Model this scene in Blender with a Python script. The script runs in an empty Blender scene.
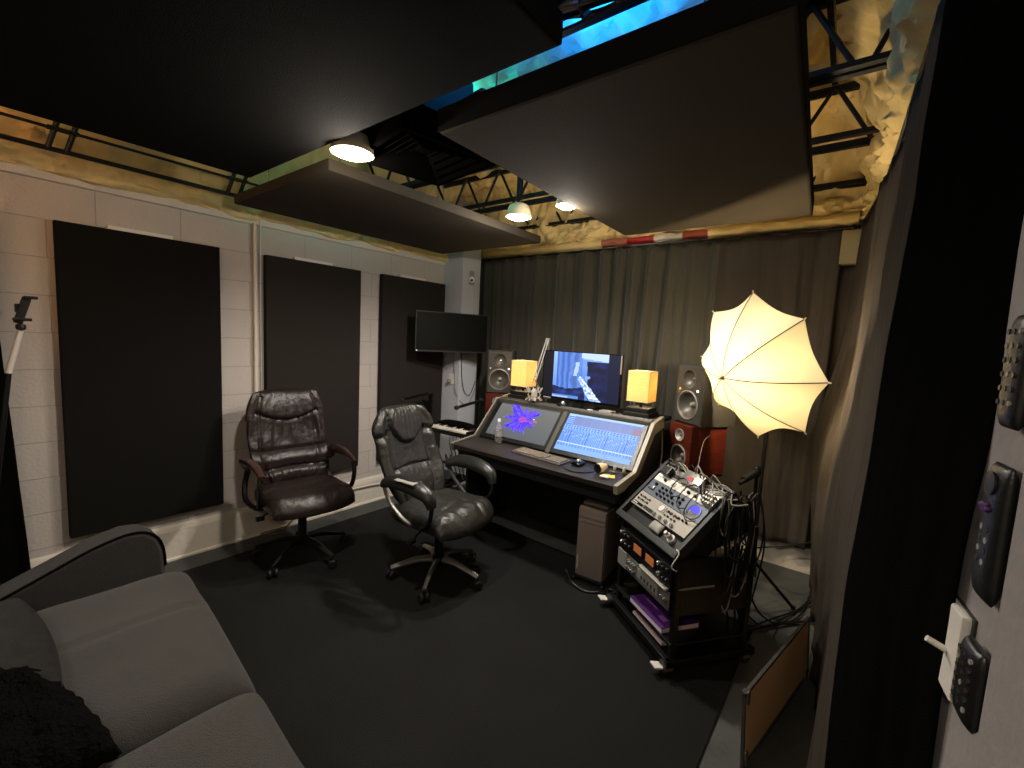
import bpy, bmesh, math, random
from mathutils import Vector, Matrix, noise
random.seed(7)
PI = math.pi
sc = bpy.context.scene
col = sc.collection
V = Vector

# ------------------------------------------------------------------ materials
def srgb(h):
    if isinstance(h, str):
        h = [int(h[i:i + 2], 16) / 255 for i in (0, 2, 4)]
    return tuple((c / 12.92 if c <= .04045 else ((c + .055) / 1.055) ** 2.4) for c in h)

def mat(name, color, rough=.6, metal=0., bump=0., bscale=40., var=0., vscale=8., emit=None, estr=0., spec=.5,
        detail=3., sheen=0., stretch=None, coat=0., bdist=.02):
    m = bpy.data.materials.new(name); m.use_nodes = True
    nt = m.node_tree; b = nt.nodes['Principled BSDF']
    c = srgb(color) + (1,)
    b.inputs['Base Color'].default_value = c
    b.inputs['Roughness'].default_value = rough
    b.inputs['Metallic'].default_value = metal
    b.inputs['Specular IOR Level'].default_value = spec
    b.inputs['Sheen Weight'].default_value = sheen
    b.inputs['Coat Weight'].default_value = coat
    tc = nt.nodes.new('ShaderNodeTexCoord')
    vec = tc.outputs['Object']
    if stretch:
        mp = nt.nodes.new('ShaderNodeMapping'); mp.inputs['Scale'].default_value = stretch
        nt.links.new(vec, mp.inputs[0]); vec = mp.outputs[0]
    if var:
        n = nt.nodes.new('ShaderNodeTexNoise'); n.inputs['Scale'].default_value = vscale
        n.inputs['Detail'].default_value = detail
        r = nt.nodes.new('ShaderNodeValToRGB')
        r.color_ramp.elements[0].position = .3; r.color_ramp.elements[1].position = .7
        r.color_ramp.elements[0].color = tuple(x * (1 - var) for x in c[:3]) + (1,)
        r.color_ramp.elements[1].color = tuple(min(1, x * (1 + var)) for x in c[:3]) + (1,)
        nt.links.new(vec, n.inputs['Vector']); nt.links.new(n.outputs['Fac'], r.inputs[0])
        nt.links.new(r.outputs[0], b.inputs['Base Color'])
    if bump:
        n = nt.nodes.new('ShaderNodeTexNoise'); n.inputs['Scale'].default_value = bscale
        n.inputs['Detail'].default_value = detail
        bp = nt.nodes.new('ShaderNodeBump'); bp.inputs['Strength'].default_value = bump
        bp.inputs['Distance'].default_value = bdist
        nt.links.new(vec, n.inputs['Vector']); nt.links.new(n.outputs['Fac'], bp.inputs['Height'])
        nt.links.new(bp.outputs[0], b.inputs['Normal'])
    if emit:
        b.inputs['Emission Color'].default_value = srgb(emit) + (1,)
        b.inputs['Emission Strength'].default_value = estr
    return m

def block_mat():
    m = bpy.data.materials.new('painted_block'); m.use_nodes = True
    nt = m.node_tree; b = nt.nodes['Principled BSDF']; L = nt.links
    b.inputs['Roughness'].default_value = .75
    g = nt.nodes.new('ShaderNodeNewGeometry'); s = nt.nodes.new('ShaderNodeSeparateXYZ')
    a = nt.nodes.new('ShaderNodeMath'); a.operation = 'ADD'
    c = nt.nodes.new('ShaderNodeCombineXYZ')
    L.new(g.outputs['Position'], s.inputs[0]); L.new(s.outputs[0], a.inputs[0]); L.new(s.outputs[1], a.inputs[1])
    L.new(a.outputs[0], c.inputs[0]); L.new(s.outputs[2], c.inputs[1])
    mp = nt.nodes.new('ShaderNodeMapping'); mp.inputs['Location'].default_value = (.12, -.28, 0)
    L.new(c.outputs[0], mp.inputs[0])
    br = nt.nodes.new('ShaderNodeTexBrick')
    br.inputs['Scale'].default_value = 1.; br.inputs['Brick Width'].default_value = .406
    br.inputs['Row Height'].default_value = .203; br.inputs['Mortar Size'].default_value = .0035
    br.inputs['Mortar Smooth'].default_value = .6
    br.inputs['Color1'].default_value = srgb('b7b0aa') + (1,); br.inputs['Color2'].default_value = srgb('b3aca6') + (1,)
    br.inputs['Mortar'].default_value = srgb('9d9590') + (1,)
    L.new(mp.outputs[0], br.inputs['Vector']); L.new(br.outputs['Color'], b.inputs['Base Color'])
    n = nt.nodes.new('ShaderNodeTexNoise'); n.inputs['Scale'].default_value = 60
    mx = nt.nodes.new('ShaderNodeMath'); mx.operation = 'MULTIPLY_ADD'; mx.inputs[1].default_value = -1.6
    L.new(g.outputs['Position'], n.inputs['Vector'])
    L.new(br.outputs['Fac'], mx.inputs[0]); L.new(n.outputs['Fac'], mx.inputs[2])
    bp = nt.nodes.new('ShaderNodeBump'); bp.inputs['Strength'].default_value = .35; bp.inputs['Distance'].default_value = .008
    L.new(mx.outputs[0], bp.inputs['Height']); L.new(bp.outputs[0], b.inputs['Normal'])
    return m

def wood_mat(name, c1, c2, rough=.35, scale=(1, 1, 12)):
    m = bpy.data.materials.new(name); m.use_nodes = True
    nt = m.node_tree; b = nt.nodes['Principled BSDF']; L = nt.links
    tc = nt.nodes.new('ShaderNodeTexCoord'); mp = nt.nodes.new('ShaderNodeMapping'); mp.inputs['Scale'].default_value = scale
    n = nt.nodes.new('ShaderNodeTexNoise'); n.inputs['Scale'].default_value = 6; n.inputs['Detail'].default_value = 6
    n.inputs['Distortion'].default_value = .6
    r = nt.nodes.new('ShaderNodeValToRGB'); r.color_ramp.elements[0].color = srgb(c1) + (1,); r.color_ramp.elements[1].color = srgb(c2) + (1,)
    r.color_ramp.elements[0].position = .35; r.color_ramp.elements[1].position = .65
    L.new(tc.outputs['Object'], mp.inputs[0]); L.new(mp.outputs[0], n.inputs['Vector']); L.new(n.outputs['Fac'], r.inputs[0])
    L.new(r.outputs[0], b.inputs['Base Color']); b.inputs['Roughness'].default_value = rough
    return m

def screen_mat(name, strength):
    m = bpy.data.materials.new(name); m.use_nodes = True
    nt = m.node_tree; b = nt.nodes['Principled BSDF']
    b.inputs['Base Color'].default_value = (.01, .01, .012, 1); b.inputs['Roughness'].default_value = .5; b.inputs['Specular IOR Level'].default_value = .15
    a = nt.nodes.new('ShaderNodeVertexColor'); a.layer_name = 'Col'
    nt.links.new(a.outputs['Color'], b.inputs['Emission Color'])
    b.inputs['Emission Strength'].default_value = strength
    return m

def cloth_light_mat(name, refl, through):
    m = bpy.data.materials.new(name); m.use_nodes = True
    nt = m.node_tree; nt.nodes.clear()
    o = nt.nodes.new('ShaderNodeOutputMaterial'); ad = nt.nodes.new('ShaderNodeAddShader')
    d = nt.nodes.new('ShaderNodeBsdfDiffuse'); t = nt.nodes.new('ShaderNodeBsdfTranslucent')
    d.inputs[0].default_value = refl + (1,); t.inputs[0].default_value = through + (1,)
    nt.links.new(d.outputs[0], ad.inputs[0]); nt.links.new(t.outputs[0], ad.inputs[1]); nt.links.new(ad.outputs[0], o.inputs[0])
    return m

def emis(name, color, s):
    m = bpy.data.materials.new(name); m.use_nodes = True
    nt = m.node_tree; nt.nodes.clear(); o = nt.nodes.new('ShaderNodeOutputMaterial'); e = nt.nodes.new('ShaderNodeEmission')
    e.inputs[0].default_value = srgb(color) + (1,); e.inputs[1].default_value = s; nt.links.new(e.outputs[0], o.inputs[0]); return m

M = {}
M['block'] = block_mat()
M['white_paint'] = mat('white_paint', 'cdc6ba', .6, bump=.15, bscale=30)
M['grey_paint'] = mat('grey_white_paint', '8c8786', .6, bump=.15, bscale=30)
M['beam_paint'] = mat('dull_beam_paint', '8e8360', .7)
M['column_paint'] = mat('column_paint', 'b9bcc2', .6, bump=.1, bscale=30)
M['concrete'] = mat('grey_concrete', '3e4040', .55, var=.25, vscale=5, bump=.1, bscale=30)
M['rug'] = mat('black_carpet', '151515', .8, bump=.7, bscale=260, var=.22, vscale=3.5, spec=.25)
M['foam'] = mat('spray_foam', 'e2ca90', .85, bump=.6, bscale=14, var=.08, vscale=5, spec=.15, detail=5, bdist=.02)
M['foam_ceiling'] = mat('spray_foam_ceiling', 'eccf8c', .85, bump=.5, bscale=10, var=.06, vscale=3.5, spec=.15, detail=5, bdist=.03)
M['pink_foam'] = mat('pink_sprayed_foam', 'b06a58', .8, bump=.5, bscale=20)
M['red_tape'] = mat('red_tape', 'b02830', .5)
M['red_paint'] = mat('red_paint', '9c4a38', .7, bump=.3, bscale=20, var=.3, vscale=6)
M['black_cloth'] = mat('black_acoustic_cloth', '171615', .95, bump=.3, bscale=400, spec=.1)
M['cloud_lit'] = mat('lit_cloud_cloth', '453e33', .9, bump=.3, bscale=300, spec=.15)  # black panel cloth, colour warmed and lightened to carry bounce light
M['cloud_shaded'] = mat('shaded_black_cloth', '141312', .95, bump=.3, bscale=300, spec=.1)  # black cloth; on the panel sides its dark colour stands for shade
M['panel_cloth'] = mat('charcoal_panel_cloth', '2c2926', .95, bump=.3, bscale=400, spec=.1)
M['curtain_grey'] = mat('charcoal_curtain', '3b3931', .8, bump=.3, bscale=300, var=.1, vscale=2, sheen=.15, spec=.25)
M['curtain_brown'] = mat('brown_black_curtain', '3a342e', .8, bump=.3, bscale=300, sheen=.15, spec=.25)
M['curtain_side'] = mat('grey_side_curtain', '3b3631', .9, bump=.3, bscale=300, spec=.05)
M['curtain_black'] = mat('black_curtain', '0b0b0b', .95, bump=.3, bscale=300, spec=0)
M['black_metal'] = mat('black_metal', '0c0c0d', .4, .3)
M['joist'] = mat('painted_joist', '17171a', .5, .2, bump=.2, bscale=60)
M['black_plastic'] = mat('black_plastic', '111112', .38, bump=.08, bscale=200)
M['gloss_black'] = mat('gloss_black', '060607', .12)
M['screen_black'] = mat('dull_screen_black', '050505', .5, spec=.15)
M['dark_plastic'] = mat('dark_grey_plastic', '242424', .5)
M['vent_black'] = mat('vent_black', '0a0908', .9, spec=0)
M['speaker_grey'] = mat('grey_speaker', '3a3834', .42, bump=.1, bscale=300)
M['cone'] = mat('speaker_cone', '4a463f', .38)
M['cone_dark'] = mat('dark_speaker_cone', '1c1b1a', .45)
M['chrome'] = mat('chrome', 'b8b8b8', .25, .9)
M['steel'] = mat('brushed_steel', '8b8984', .35, .8, bump=.1, bscale=100)
M['grey_metal'] = mat('grey_metal', '8a8782', .5, .3)
M['desk_trim'] = mat('desk_trim', '8f897b', .45, bump=.05)
M['desk_bay'] = mat('desk_bay', '3f3c36', .5, bump=.05)
M['desk_top'] = mat('dark_desk_top', '2b2623', .4, bump=.1, bscale=60, var=.1)
M['desk_black'] = mat('desk_black', '0b0b0b', .5)
M['cherry'] = wood_mat('cherry_wood', '40170d', '561e11', .35)
M['leather_brown'] = mat('brown_leather', '211816', .40, bump=.3, bscale=26, var=.15, vscale=6, detail=4)
M['leather_black'] = mat('black_leather', '21211e', .42, bump=.3, bscale=28, var=.12, vscale=6, detail=4)
M['arm_red'] = mat('reddish_arm_pad', '3a2620', .35, bump=.1)
M['arm_black'] = mat('black_arm_pad', '1d1d1c', .35, bump=.1)
M['sofa'] = mat('grey_sofa_fabric', '383634', .95, bump=.5, bscale=320, var=.08, vscale=60, sheen=.15, spec=.15)
M['sofa_dark'] = mat('dark_sofa_fabric', '2e2c2b', .95, bump=.5, bscale=320, sheen=.1, spec=.15)
M['pillow'] = mat('grey_plush', '1f1e1e', 1, bump=.5, bscale=320, var=.3, vscale=30, sheen=.1, spec=0)
M['throw'] = mat('black_plush', '0a0a0a', 1, bump=1, bscale=90, spec=.05)
M['pc_front'] = mat('pc_front', '8a7e76', .45, .4)
M['pc_side'] = mat('pc_side', '7d7160', .45, .3)
M['lamp_shade'] = None
M['umbrella'] = cloth_light_mat('umbrella_cloth', (.34, .33, .30), (.142, .127, .086))
M['white_plastic'] = mat('white_plastic', 'd8d4cc', .4)
M['cream_plastic'] = mat('cream_plastic', 'd9c9a4', .4)
M['key_tan'] = mat('tan_grey_keys', '7a7064', .5)
M['grey_plastic'] = mat('grey_plastic', '8d8a84', .5)
M['tan_board'] = mat('tan_board', 'e0b07c', .6, var=.08, vscale=4)
M['frame_black'] = mat('frame_black', '3a3838', .4)
M['purple'] = mat('purple_cover', '43185e', .5, var=.3, vscale=12)
M['paper'] = mat('paper', 'cfc7c8', .8)
M['pinkish'] = mat('pinkish_card', 'a58d90', .7)
M['yellow_note'] = mat('yellow_note', 'd8bf62', .8)
M['unit_white'] = mat('pale_faceplate', '9a948c', .45, .2)
M['unit_blue'] = mat('blue_grey_faceplate', '59606b', .45, .3)
M['unit_silver'] = mat('silver_faceplate', '6d6c69', .4, .6)
M['rubber'] = mat('rubber', '090909', .6)
M['cable'] = mat('black_cable', '0d0d0d', .45)
M['cable_grey'] = mat('grey_cable', '7a7467', .5)
M['red_label'] = mat('red_label', 'b0262c', .5)
M['fuzzy'] = mat('pale_mesh', 'b3a99b', .7, bump=.5)
M['meter_orange'] = mat('orange_meter', '5a3218', .4, emit='b06a35', estr=.35)
M['meter_blue'] = mat('blue_meter', '101040', .3, emit='2a28ff', estr=1.6)
M['led_white'] = emis('bright_led', 'fff2df', 3)
M['bulb'] = emis('flood_lamp_face', 'fff0d0', 28)
M['bulb_cool'] = emis('cool_flood_lamp_face', 'fbf6ee', 28)
M['ivory'] = mat('ivory_keys', 'd6cfc4', .35)
def glass():
    m = bpy.data.materials.new('clear_bottle_plastic'); m.use_nodes = True
    b = m.node_tree.nodes['Principled BSDF']; b.inputs['Base Color'].default_value = (1, 1, 1, 1)
    b.inputs['Roughness'].default_value = .08; b.inputs['Transmission Weight'].default_value = .92; b.inputs['IOR'].default_value = 1.25
    return m
M['glass'] = glass()

# ------------------------------------------------------------------ mesh building
class MB:
    def __init__(s): s.v = []; s.f = []; s.c = None
    def add(s, vs, fs):
        o = len(s.v); s.v += [tuple(v) for v in vs]; s.f += [tuple(i + o for i in f) for f in fs]; return s
    def box(s, a, b, bev=0., rot=None, piv=None):
        bm = bmesh.new(); bmesh.ops.create_cube(bm, size=1.)
        c = (V(a) + V(b)) / 2; d = V(b) - V(a)
        for v in bm.verts: v.co = V((v.co.x * d.x, v.co.y * d.y, v.co.z * d.z))
        if bev: bmesh.ops.bevel(bm, geom=bm.edges[:], offset=min(bev, min(abs(x) for x in d) * .45), segments=2, affect='EDGES', profile=.6)
        for v in bm.verts:
            v.co = v.co + c
            if rot is not None:
                p = V(piv) if piv is not None else c
                v.co = rot @ (v.co - p) + p
        bm.verts.index_update()
        s.add([v.co for v in bm.verts], [[v.index for v in f.verts] for f in bm.faces]); bm.free(); return s
    def cyl(s, p0, p1, r0, r1=None, n=16, cap=True):
        r1 = r0 if r1 is None else r1
        p0 = V(p0); p1 = V(p1); a = (p1 - p0).normalized(); e1 = a.orthogonal().normalized(); e2 = a.cross(e1)
        vs = []
        for p, r in ((p0, r0), (p1, r1)):
            for k in range(n):
                t = 2 * PI * k / n; vs.append(p + (e1 * math.cos(t) + e2 * math.sin(t)) * r)
        fs = [(k, (k + 1) % n, n + (k + 1) % n, n + k) for k in range(n)]
        if cap: fs += [tuple(range(n - 1, -1, -1)), tuple(range(n, 2 * n))]
        return s.add(vs, fs)
    def lathe(s, prof, o=(0, 0, 0), ax=(0, 0, 1), n=24, cap=True):
        o = V(o); a = V(ax).normalized(); e1 = a.orthogonal().normalized(); e2 = a.cross(e1)
        vs = []; fs = []
        for r, h in prof:
            for k in range(n):
                t = 2 * PI * k / n; vs.append(o + a * h + (e1 * math.cos(t) + e2 * math.sin(t)) * max(r, 1e-5))
        for i in range(len(prof) - 1):
            for k in range(n): fs.append((i * n + k, i * n + (k + 1) % n, (i + 1) * n + (k + 1) % n, (i + 1) * n + k))
        if cap and prof[0][0] > 1e-4: fs.append(tuple(range(n - 1, -1, -1)))
        if cap and prof[-1][0] > 1e-4: fs.append(tuple(range((len(prof) - 1) * n, len(prof) * n)))
        return s.add(vs, fs)
    def tube(s, pts, r, n=8, sub=4, closed=False, flat=1.):
        P = [V(p) for p in pts]
        if sub > 1 and len(P) > 2:
            Q = []
            m = len(P)
            for i in range(m - (0 if closed else 1)):
                g = lambda j: P[j % m] if closed else P[max(0, min(m - 1, j))]
                a, b, c, d = g(i - 1), g(i), g(i + 1), g(i + 2)
                for k in range(sub):
                    t = k / sub
                    Q.append(.5 * ((2 * b) + (c - a) * t + (2 * a - 5 * b + 4 * c - d) * t * t + (3 * b - a - 3 * c + d) * t ** 3))
            if not closed: Q.append(P[-1])
            P = Q
        m = len(P); rs = r if callable(r) else (lambda t: r)
        vs = []; fs = []; e = None
        for i in range(m):
            if closed: d = P[(i + 1) % m] - P[i - 1]
            else: d = P[min(m - 1, i + 1)] - P[max(0, i - 1)]
            d = d.normalized() if d.length > 1e-9 else V((0, 0, 1))
            if e is None: e = d.orthogonal().normalized()
            e = (e - d * e.dot(d)); e = e.normalized() if e.length > 1e-6 else d.orthogonal().normalized()
            g = d.cross(e); rr = rs(i / max(1, m - 1))
            for k in range(n):
                t = 2 * PI * k / n; vs.append(P[i] + e * math.cos(t) * rr + g * math.sin(t) * rr * flat)
        for i in range(m if closed else m - 1):
            j = (i + 1) % m
            for k in range(n): fs.append((i * n + k, i * n + (k + 1) % n, j * n + (k + 1) % n, j * n + k))
        if not closed: fs += [tuple(range(n - 1, -1, -1)), tuple(range((m - 1) * n, m * n))]
        return s.add(vs, fs)
    def prism(s, poly, fn, lo, hi):
        n = len(poly); vs = [fn(a, b, lo) for a, b in poly] + [fn(a, b, hi) for a, b in poly]
        fs = [(k, (k + 1) % n, n + (k + 1) % n, n + k) for k in range(n)] + [tuple(range(n - 1, -1, -1)), tuple(range(n, 2 * n))]
        return s.add(vs, fs)
    def grid(s, fn, nu, nv):
        vs = [fn(i / nu, j / nv) for j in range(nv + 1) for i in range(nu + 1)]
        fs = [(j * (nu + 1) + i, j * (nu + 1) + i + 1, (j + 1) * (nu + 1) + i + 1, (j + 1) * (nu + 1) + i) for j in range(nv) for i in range(nu)]
        return s.add(vs, fs)
    def pad(s, fn, nu=20, nv=20):
        # closed pillow: fn(u,v,side) for u,v in -1..1; side +1 front, -1 back
        idx = {}; vs = []
        def vid(i, j, sd):
            edge = i in (0, nu) or j in (0, nv)
            k = (i, j, 0 if edge else sd)
            if k not in idx:
                idx[k] = len(vs); u = 2 * i / nu - 1; v = 2 * j / nv - 1
                # cosine spacing gives rounder rims
                u = math.sin(u * PI / 2); v = math.sin(v * PI / 2)
                p = fn(u, v, sd)
                if edge: q = fn(u, v, -sd); p = tuple((x + y) / 2 for x, y in zip(p, q))
                vs.append(p)
            return idx[k]
        fs = []
        for i in range(nu):
            for j in range(nv):
                fs.append((vid(i, j, 1), vid(i + 1, j, 1), vid(i + 1, j + 1, 1), vid(i, j + 1, 1)))
                fs.append((vid(i, j, -1), vid(i, j + 1, -1), vid(i + 1, j + 1, -1), vid(i + 1, j, -1)))
        return s.add(vs, fs)
    def build(s, name, m, parent=None, smooth=False, mtx=None):
        me = bpy.data.meshes.new(name)
        vs = [mtx @ V(v) for v in s.v] if mtx is not None else s.v
        me.from_pydata([tuple(v) for v in vs], [], s.f)
        bm = bmesh.new(); bm.from_mesh(me); bmesh.ops.recalc_face_normals(bm, faces=bm.faces[:]); bm.to_mesh(me); bm.free()
        me.materials.append(M[m] if isinstance(m, str) else m)
        if smooth:
            me.polygons.foreach_set('use_smooth', [True] * len(me.polygons))
            if smooth is True:
                try: me.set_sharp_from_angle(angle=math.radians(40))
                except Exception: pass
        o = bpy.data.objects.new(name, me); col.objects.link(o)
        if parent: o.parent = parent
        return o

def tag(o, label=None, cat=None, group=None, kind=None):
    if label: o['label'] = label
    if cat: o['category'] = cat
    if group: o['group'] = group
    if kind: o['kind'] = kind
    return o
def thing(name, label, cat, loc=(0, 0, 0), rz=0., group=None):
    o = bpy.data.objects.new(name, None); o.empty_display_size = .05; col.objects.link(o)
    o.location = loc; o.rotation_euler = (0, 0, rz); return tag(o, label, cat, group)
def struct(name, mb, m, smooth=False): return tag(mb.build(name, m, None, smooth), kind='structure')
def copy_tree(o, parent=None):
    c = o.copy(); col.objects.link(c)
    if parent: c.parent = parent
    for ch in list(o.children): copy_tree(ch, c)
    return c
def fbm(x, y, z=0., o=4): return noise.fractal(V((x, y, z)), 1., 2., o)

def lamp(kind, name, loc, energy, color, parent=None, **kw):
    l = bpy.data.lights.new(name, kind); l.energy = energy; l.color = color
    for k, v in kw.items():
        if k != 'rot': setattr(l, k, v)
    o = bpy.data.objects.new(name, l); o.location = loc; col.objects.link(o)
    if 'rot' in kw: o.rotation_euler = kw['rot']
    if parent: o.parent = parent
    return o

# ------------------------------------------------------------------ setting
XL, YB, ZC = -3.53, 3.84, 3.06
def RX(y): return .15 - (y - .9) * .14 if y < 1.05 else .129 - (y - 1.05) * .057
struct('floor', MB().box((XL - .2, -1.7, -.1), (1.6, YB + .2, 0)), 'concrete')
struct('wall_left', MB().box((XL - .2, -1.7, 0), (XL, YB + .2, 3.3)), 'block')
struct('wall_back', MB().box((XL, YB, 0), (.35, YB + .2, 3.3)), 'block')
struct('wall_front', MB().box((XL, -1.7, 0), (1.6, -1.5, 3.3)), 'white_paint')
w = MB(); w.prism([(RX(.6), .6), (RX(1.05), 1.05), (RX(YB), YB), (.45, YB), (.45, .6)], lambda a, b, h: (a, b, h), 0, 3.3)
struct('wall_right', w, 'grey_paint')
struct('wall_hall', MB().box((1.5, -1.5, 0), (1.6, YB, 3.3)).box((.45, .6, 0), (1.5, .7, 3.3)), 'white_paint')
# ceiling foam
struct('ceiling', MB().grid(lambda u, v: (XL + u * 4.1, -1.6 + v * 5.5,
        ZC + .09 * fbm(u * 9, v * 12, 0, 5) - .07 * abs(fbm(u * 20, v * 26, 3, 3)) + .02 * abs(fbm(u * 60, v * 80, 8, 2))), 240, 320).box((XL - .2, -1.7, 3.3), (1.6, YB + .2, 3.4)), 'foam_ceiling', True)
# foam rolled over the wall tops
def foam_strip(name, p0, p1, nrm, z0, z1, out, n, seed):
    p0 = V(p0); p1 = V(p1); nrm = V(nrm)
    prof = [(0., 0.), (.05, .02), (.09, .10), (.11, .25), (.13, .45), (.20, .70), (.35, .9), (.55, 1.0)]
    L = (p1 - p0).length
    def fn(u, v):
        k = v * (len(prof) - 1); i = min(int(k), len(prof) - 2); t = k - i
        a = prof[i][0] * (1 - t) + prof[i + 1][0] * t; b = prof[i][1] * (1 - t) + prof[i + 1][1] * t
        q = p0.lerp(p1, u); s = u * L
        d = .06 * fbm(s * 4, v * 4, seed, 4) * min(1, v * 6) + .05 * abs(fbm(s * 8, v * 7, seed + 5, 2)) * min(1, v * 6)
        lowv = .035 * fbm(s * 3, 0, seed + 9, 3) * (1 - v)
        return tuple(q + nrm * (a * out + d * out * 1.6 + .003) + V((0, 0, z0 + b * (z1 - z0) + lowv)))
    return struct(name, MB().grid(fn, n * 2, 40), 'foam', True)
foam_strip('trim_1', (XL, -1.5, 0), (XL, 3.3, 0), (1, 0, 0), 2.34, 3.1, .5, 160, 1)
foam_strip('trim_2', (XL, YB, 0), (.1, YB, 0), (0, -1, 0), 2.52, 3.1, .8, 140, 11)
foam_strip('trim_3', (RX(1.05), 1.05, 0), (RX(YB), YB, 0), (-1, .0, 0), 2.48, 3.1, .62, 130, 21)
# bond beam paint lines, ledge at the foot of the block wall
struct('trim_4', MB().prism([(XL, 2.31), (XL + .012, 2.315), (XL + .018, 2.35), (XL, 2.40)], lambda a, b, h: (a, h, b), -1.5, 3.26), 'white_paint')
struct('baseboard_left', MB().prism([(XL, 0), (XL + .045, 0), (XL + .045, .012), (XL + .03, .02), (XL + .03, .20), (XL + .022, .225), (XL, .235)], lambda a, b, h: (a, h, b), -1.5, 3.26), 'white_paint')
struct('baseboard_back', MB().prism([(YB, 0), (YB - .035, 0), (YB - .035, .19), (YB, .21)], lambda a, b, h: (h, a, b), -3.2, RX(YB)), 'white_paint')
struct('baseboard_right', MB().prism([(-.010, 0), (0, 0), (0, .2), (-.010, .19)], lambda a, b, h: (RX(h) + a, h, b), 1.0, YB), 'white_paint')
struct('trim_5', MB().box((XL, 3.26, 0), (-3.25, 3.52, 2.5), .004), 'column_paint')       # corner column
struct('trim_6', MB().box((-.2, 3.72, 2.2), (-.085, YB, 2.42), .004), 'beam_paint')      # stub of beam over the curtain end
# door casing beside the light switch
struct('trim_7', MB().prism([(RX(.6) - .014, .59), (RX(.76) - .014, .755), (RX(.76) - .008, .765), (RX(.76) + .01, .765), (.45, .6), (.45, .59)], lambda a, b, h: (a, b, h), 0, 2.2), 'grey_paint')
# beam ledge over the back curtain with red marks
rb = MB()
def ledge(x0, x1, r, seed):
    m = MB()
    m.grid(lambda u, v: (x0 + (x1 - x0) * u, YB - .06 - (r + .012 * fbm(u * (x1 - x0) * 9, v * 3, seed)) * math.sin(v * PI),
                         2.50 + (r + .012 * fbm(u * (x1 - x0) * 9, v * 3, seed + 2)) * -math.cos(v * PI)), int((x1 - x0) * 40), 8)
    return m
struct('trim_8', ledge(XL + .1, -1.98, .045, 1), 'foam', True)
struct('trim_9', ledge(-1.98, -1.74, .034, 2), 'pink_foam', True)
struct('trim_10', ledge(-1.74, -1.50, .030, 6), 'red_tape', True)
struct('trim_11', ledge(-1.50, -1.26, .030, 3), 'white_paint', True)
struct('trim_12', ledge(-1.26, -1.06, .034, 4), 'red_paint', True)
struct('trim_13', ledge(-1.06, -.12, .045, 5), 'foam', True)

# rug
rg = MB().grid(lambda u, v: (-3.27 + u * 2.93, -1.3 + v * 4.12, .012 + .0025 * fbm(u * 5, v * 6, 1)
     + .03 * math.exp(-((v - .985 + .006 * math.sin(u * 14)) / .012) ** 2) * (1 if .2 < u < .8 else .1)), 110, 150)
rg.box((-3.27, -1.3, .0), (-.34, 2.82, .006))
tag(rg.build('area_rug', 'rug', None, True), 'large black rug covering the middle of the grey floor', 'rug')

# ------------------------------------------------------------------ wall panels
def wall_panel(y0, y1, z0, z1, label, mt, th=.06):
    t = thing('acoustic_panel', label, 'acoustic panel', (XL, (y0 + y1) / 2, z0), 0, 'acoustic panels on the block wall')
    h = (y1 - y0) / 2
    MB().box((.01, -h, 0), (th, h, z1 - z0), .006).build('fabric_face', mt, t)
    MB().box((0.001, -.17, z1 - z0 - .012), (.034, .14, z1 - z0 + .024)).build('wall_cleat', 'white_plastic', t)
wall_panel(.39, 1.175, .32, 2.105, 'big black fabric acoustic panel nearest the sofa on the block wall', 'black_cloth')
wall_panel(1.47, 2.25, .385, 2.11, 'charcoal fabric acoustic panel behind the brown leather chair', 'panel_cloth')
wall_panel(2.47, 3.235, .38, 2.115, 'charcoal fabric acoustic panel behind the wall television', 'panel_cloth')

pp = MB(); pp.cyl((XL + .02, 1.41, .235), (XL + .02, 1.41, 2.32), .013, n=10)
o = pp.build('conduit_pipe', 'white_paint', None, True); tag(o, 'thin white conduit pipe between the two left acoustic panels', 'pipe')
tag(MB().tube([(XL + .012, 1.455, 2.4), (XL + .02, 1.45, 2.3), (XL + .012, 1.45, 1.6), (XL + .012, 1.455, .9), (XL + .02, 1.46, .25)], .004).build('wall_line', 'white_plastic', None, True),
    'thin white cord running down beside the conduit pipe', 'cord')

# ------------------------------------------------------------------ joists
def joist(y, ztop, label, double=False, xs=None):
    t = thing('steel_joist', label, 'ceiling joist', (0, y, 2.7), 0, 'open web steel joists')
    for nm, z in (('bottom_chord', 0), ('top_chord', ztop - 2.7)):
        m = MB()
        for s in ((-1, 1)):
            g = .065 if double else .014
            y0 = s * g
            m.box((XL + .02, y0 - .004 * 1, z), (.03, y0 + .004, z + .035))
            m.box((XL + .02, min(y0, y0 + s * .03), z), (.03, max(y0, y0 + s * .03), z + .005))
        m.build(nm, 'joist', t)
    xb = -.12 if y < 2.5 else -.07
    while xb - .19 > XL:
        MB().cyl((xb - .02, 0, .01), (xb - .19, 0, ztop - 2.7), .011, n=8).build('web_bar', 'joist', t)
        if xb < -.3 or y < 2.5: MB().cyl((xb + .02, 0, .01), (min(xb + .19, .03), 0, ztop - 2.7), .011, n=8).build('web_bar', 'joist', t)
        xb -= .385
joist(.40, 3.0, 'open web steel joist nearest the camera, over the sofa')
joist(1.30, 3.0, 'open web steel joist above the gap between the ceiling panels, wrapped with cables')
joist(2.25, 3.0, 'open web steel joist running above the air diffuser')
joist(2.97, 3.0, 'open web steel joist with two spread bottom chords above the desk', True)
joist(3.72, 3.0, 'open web steel joist closest to the back curtain')
for k, (z, r, lab) in enumerate(((2.445, .013, 'lower thin black rod along the top of the block wall'), (2.55, .008, 'upper thin black rod along the top of the block wall'))):
    tag(MB().cyl((-3.38, -1.4, z), (-3.38, 3.2, z), r, n=8).build('bridging_rod', 'joist', None, True), lab, 'rod', 'rods along the block wall')
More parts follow.
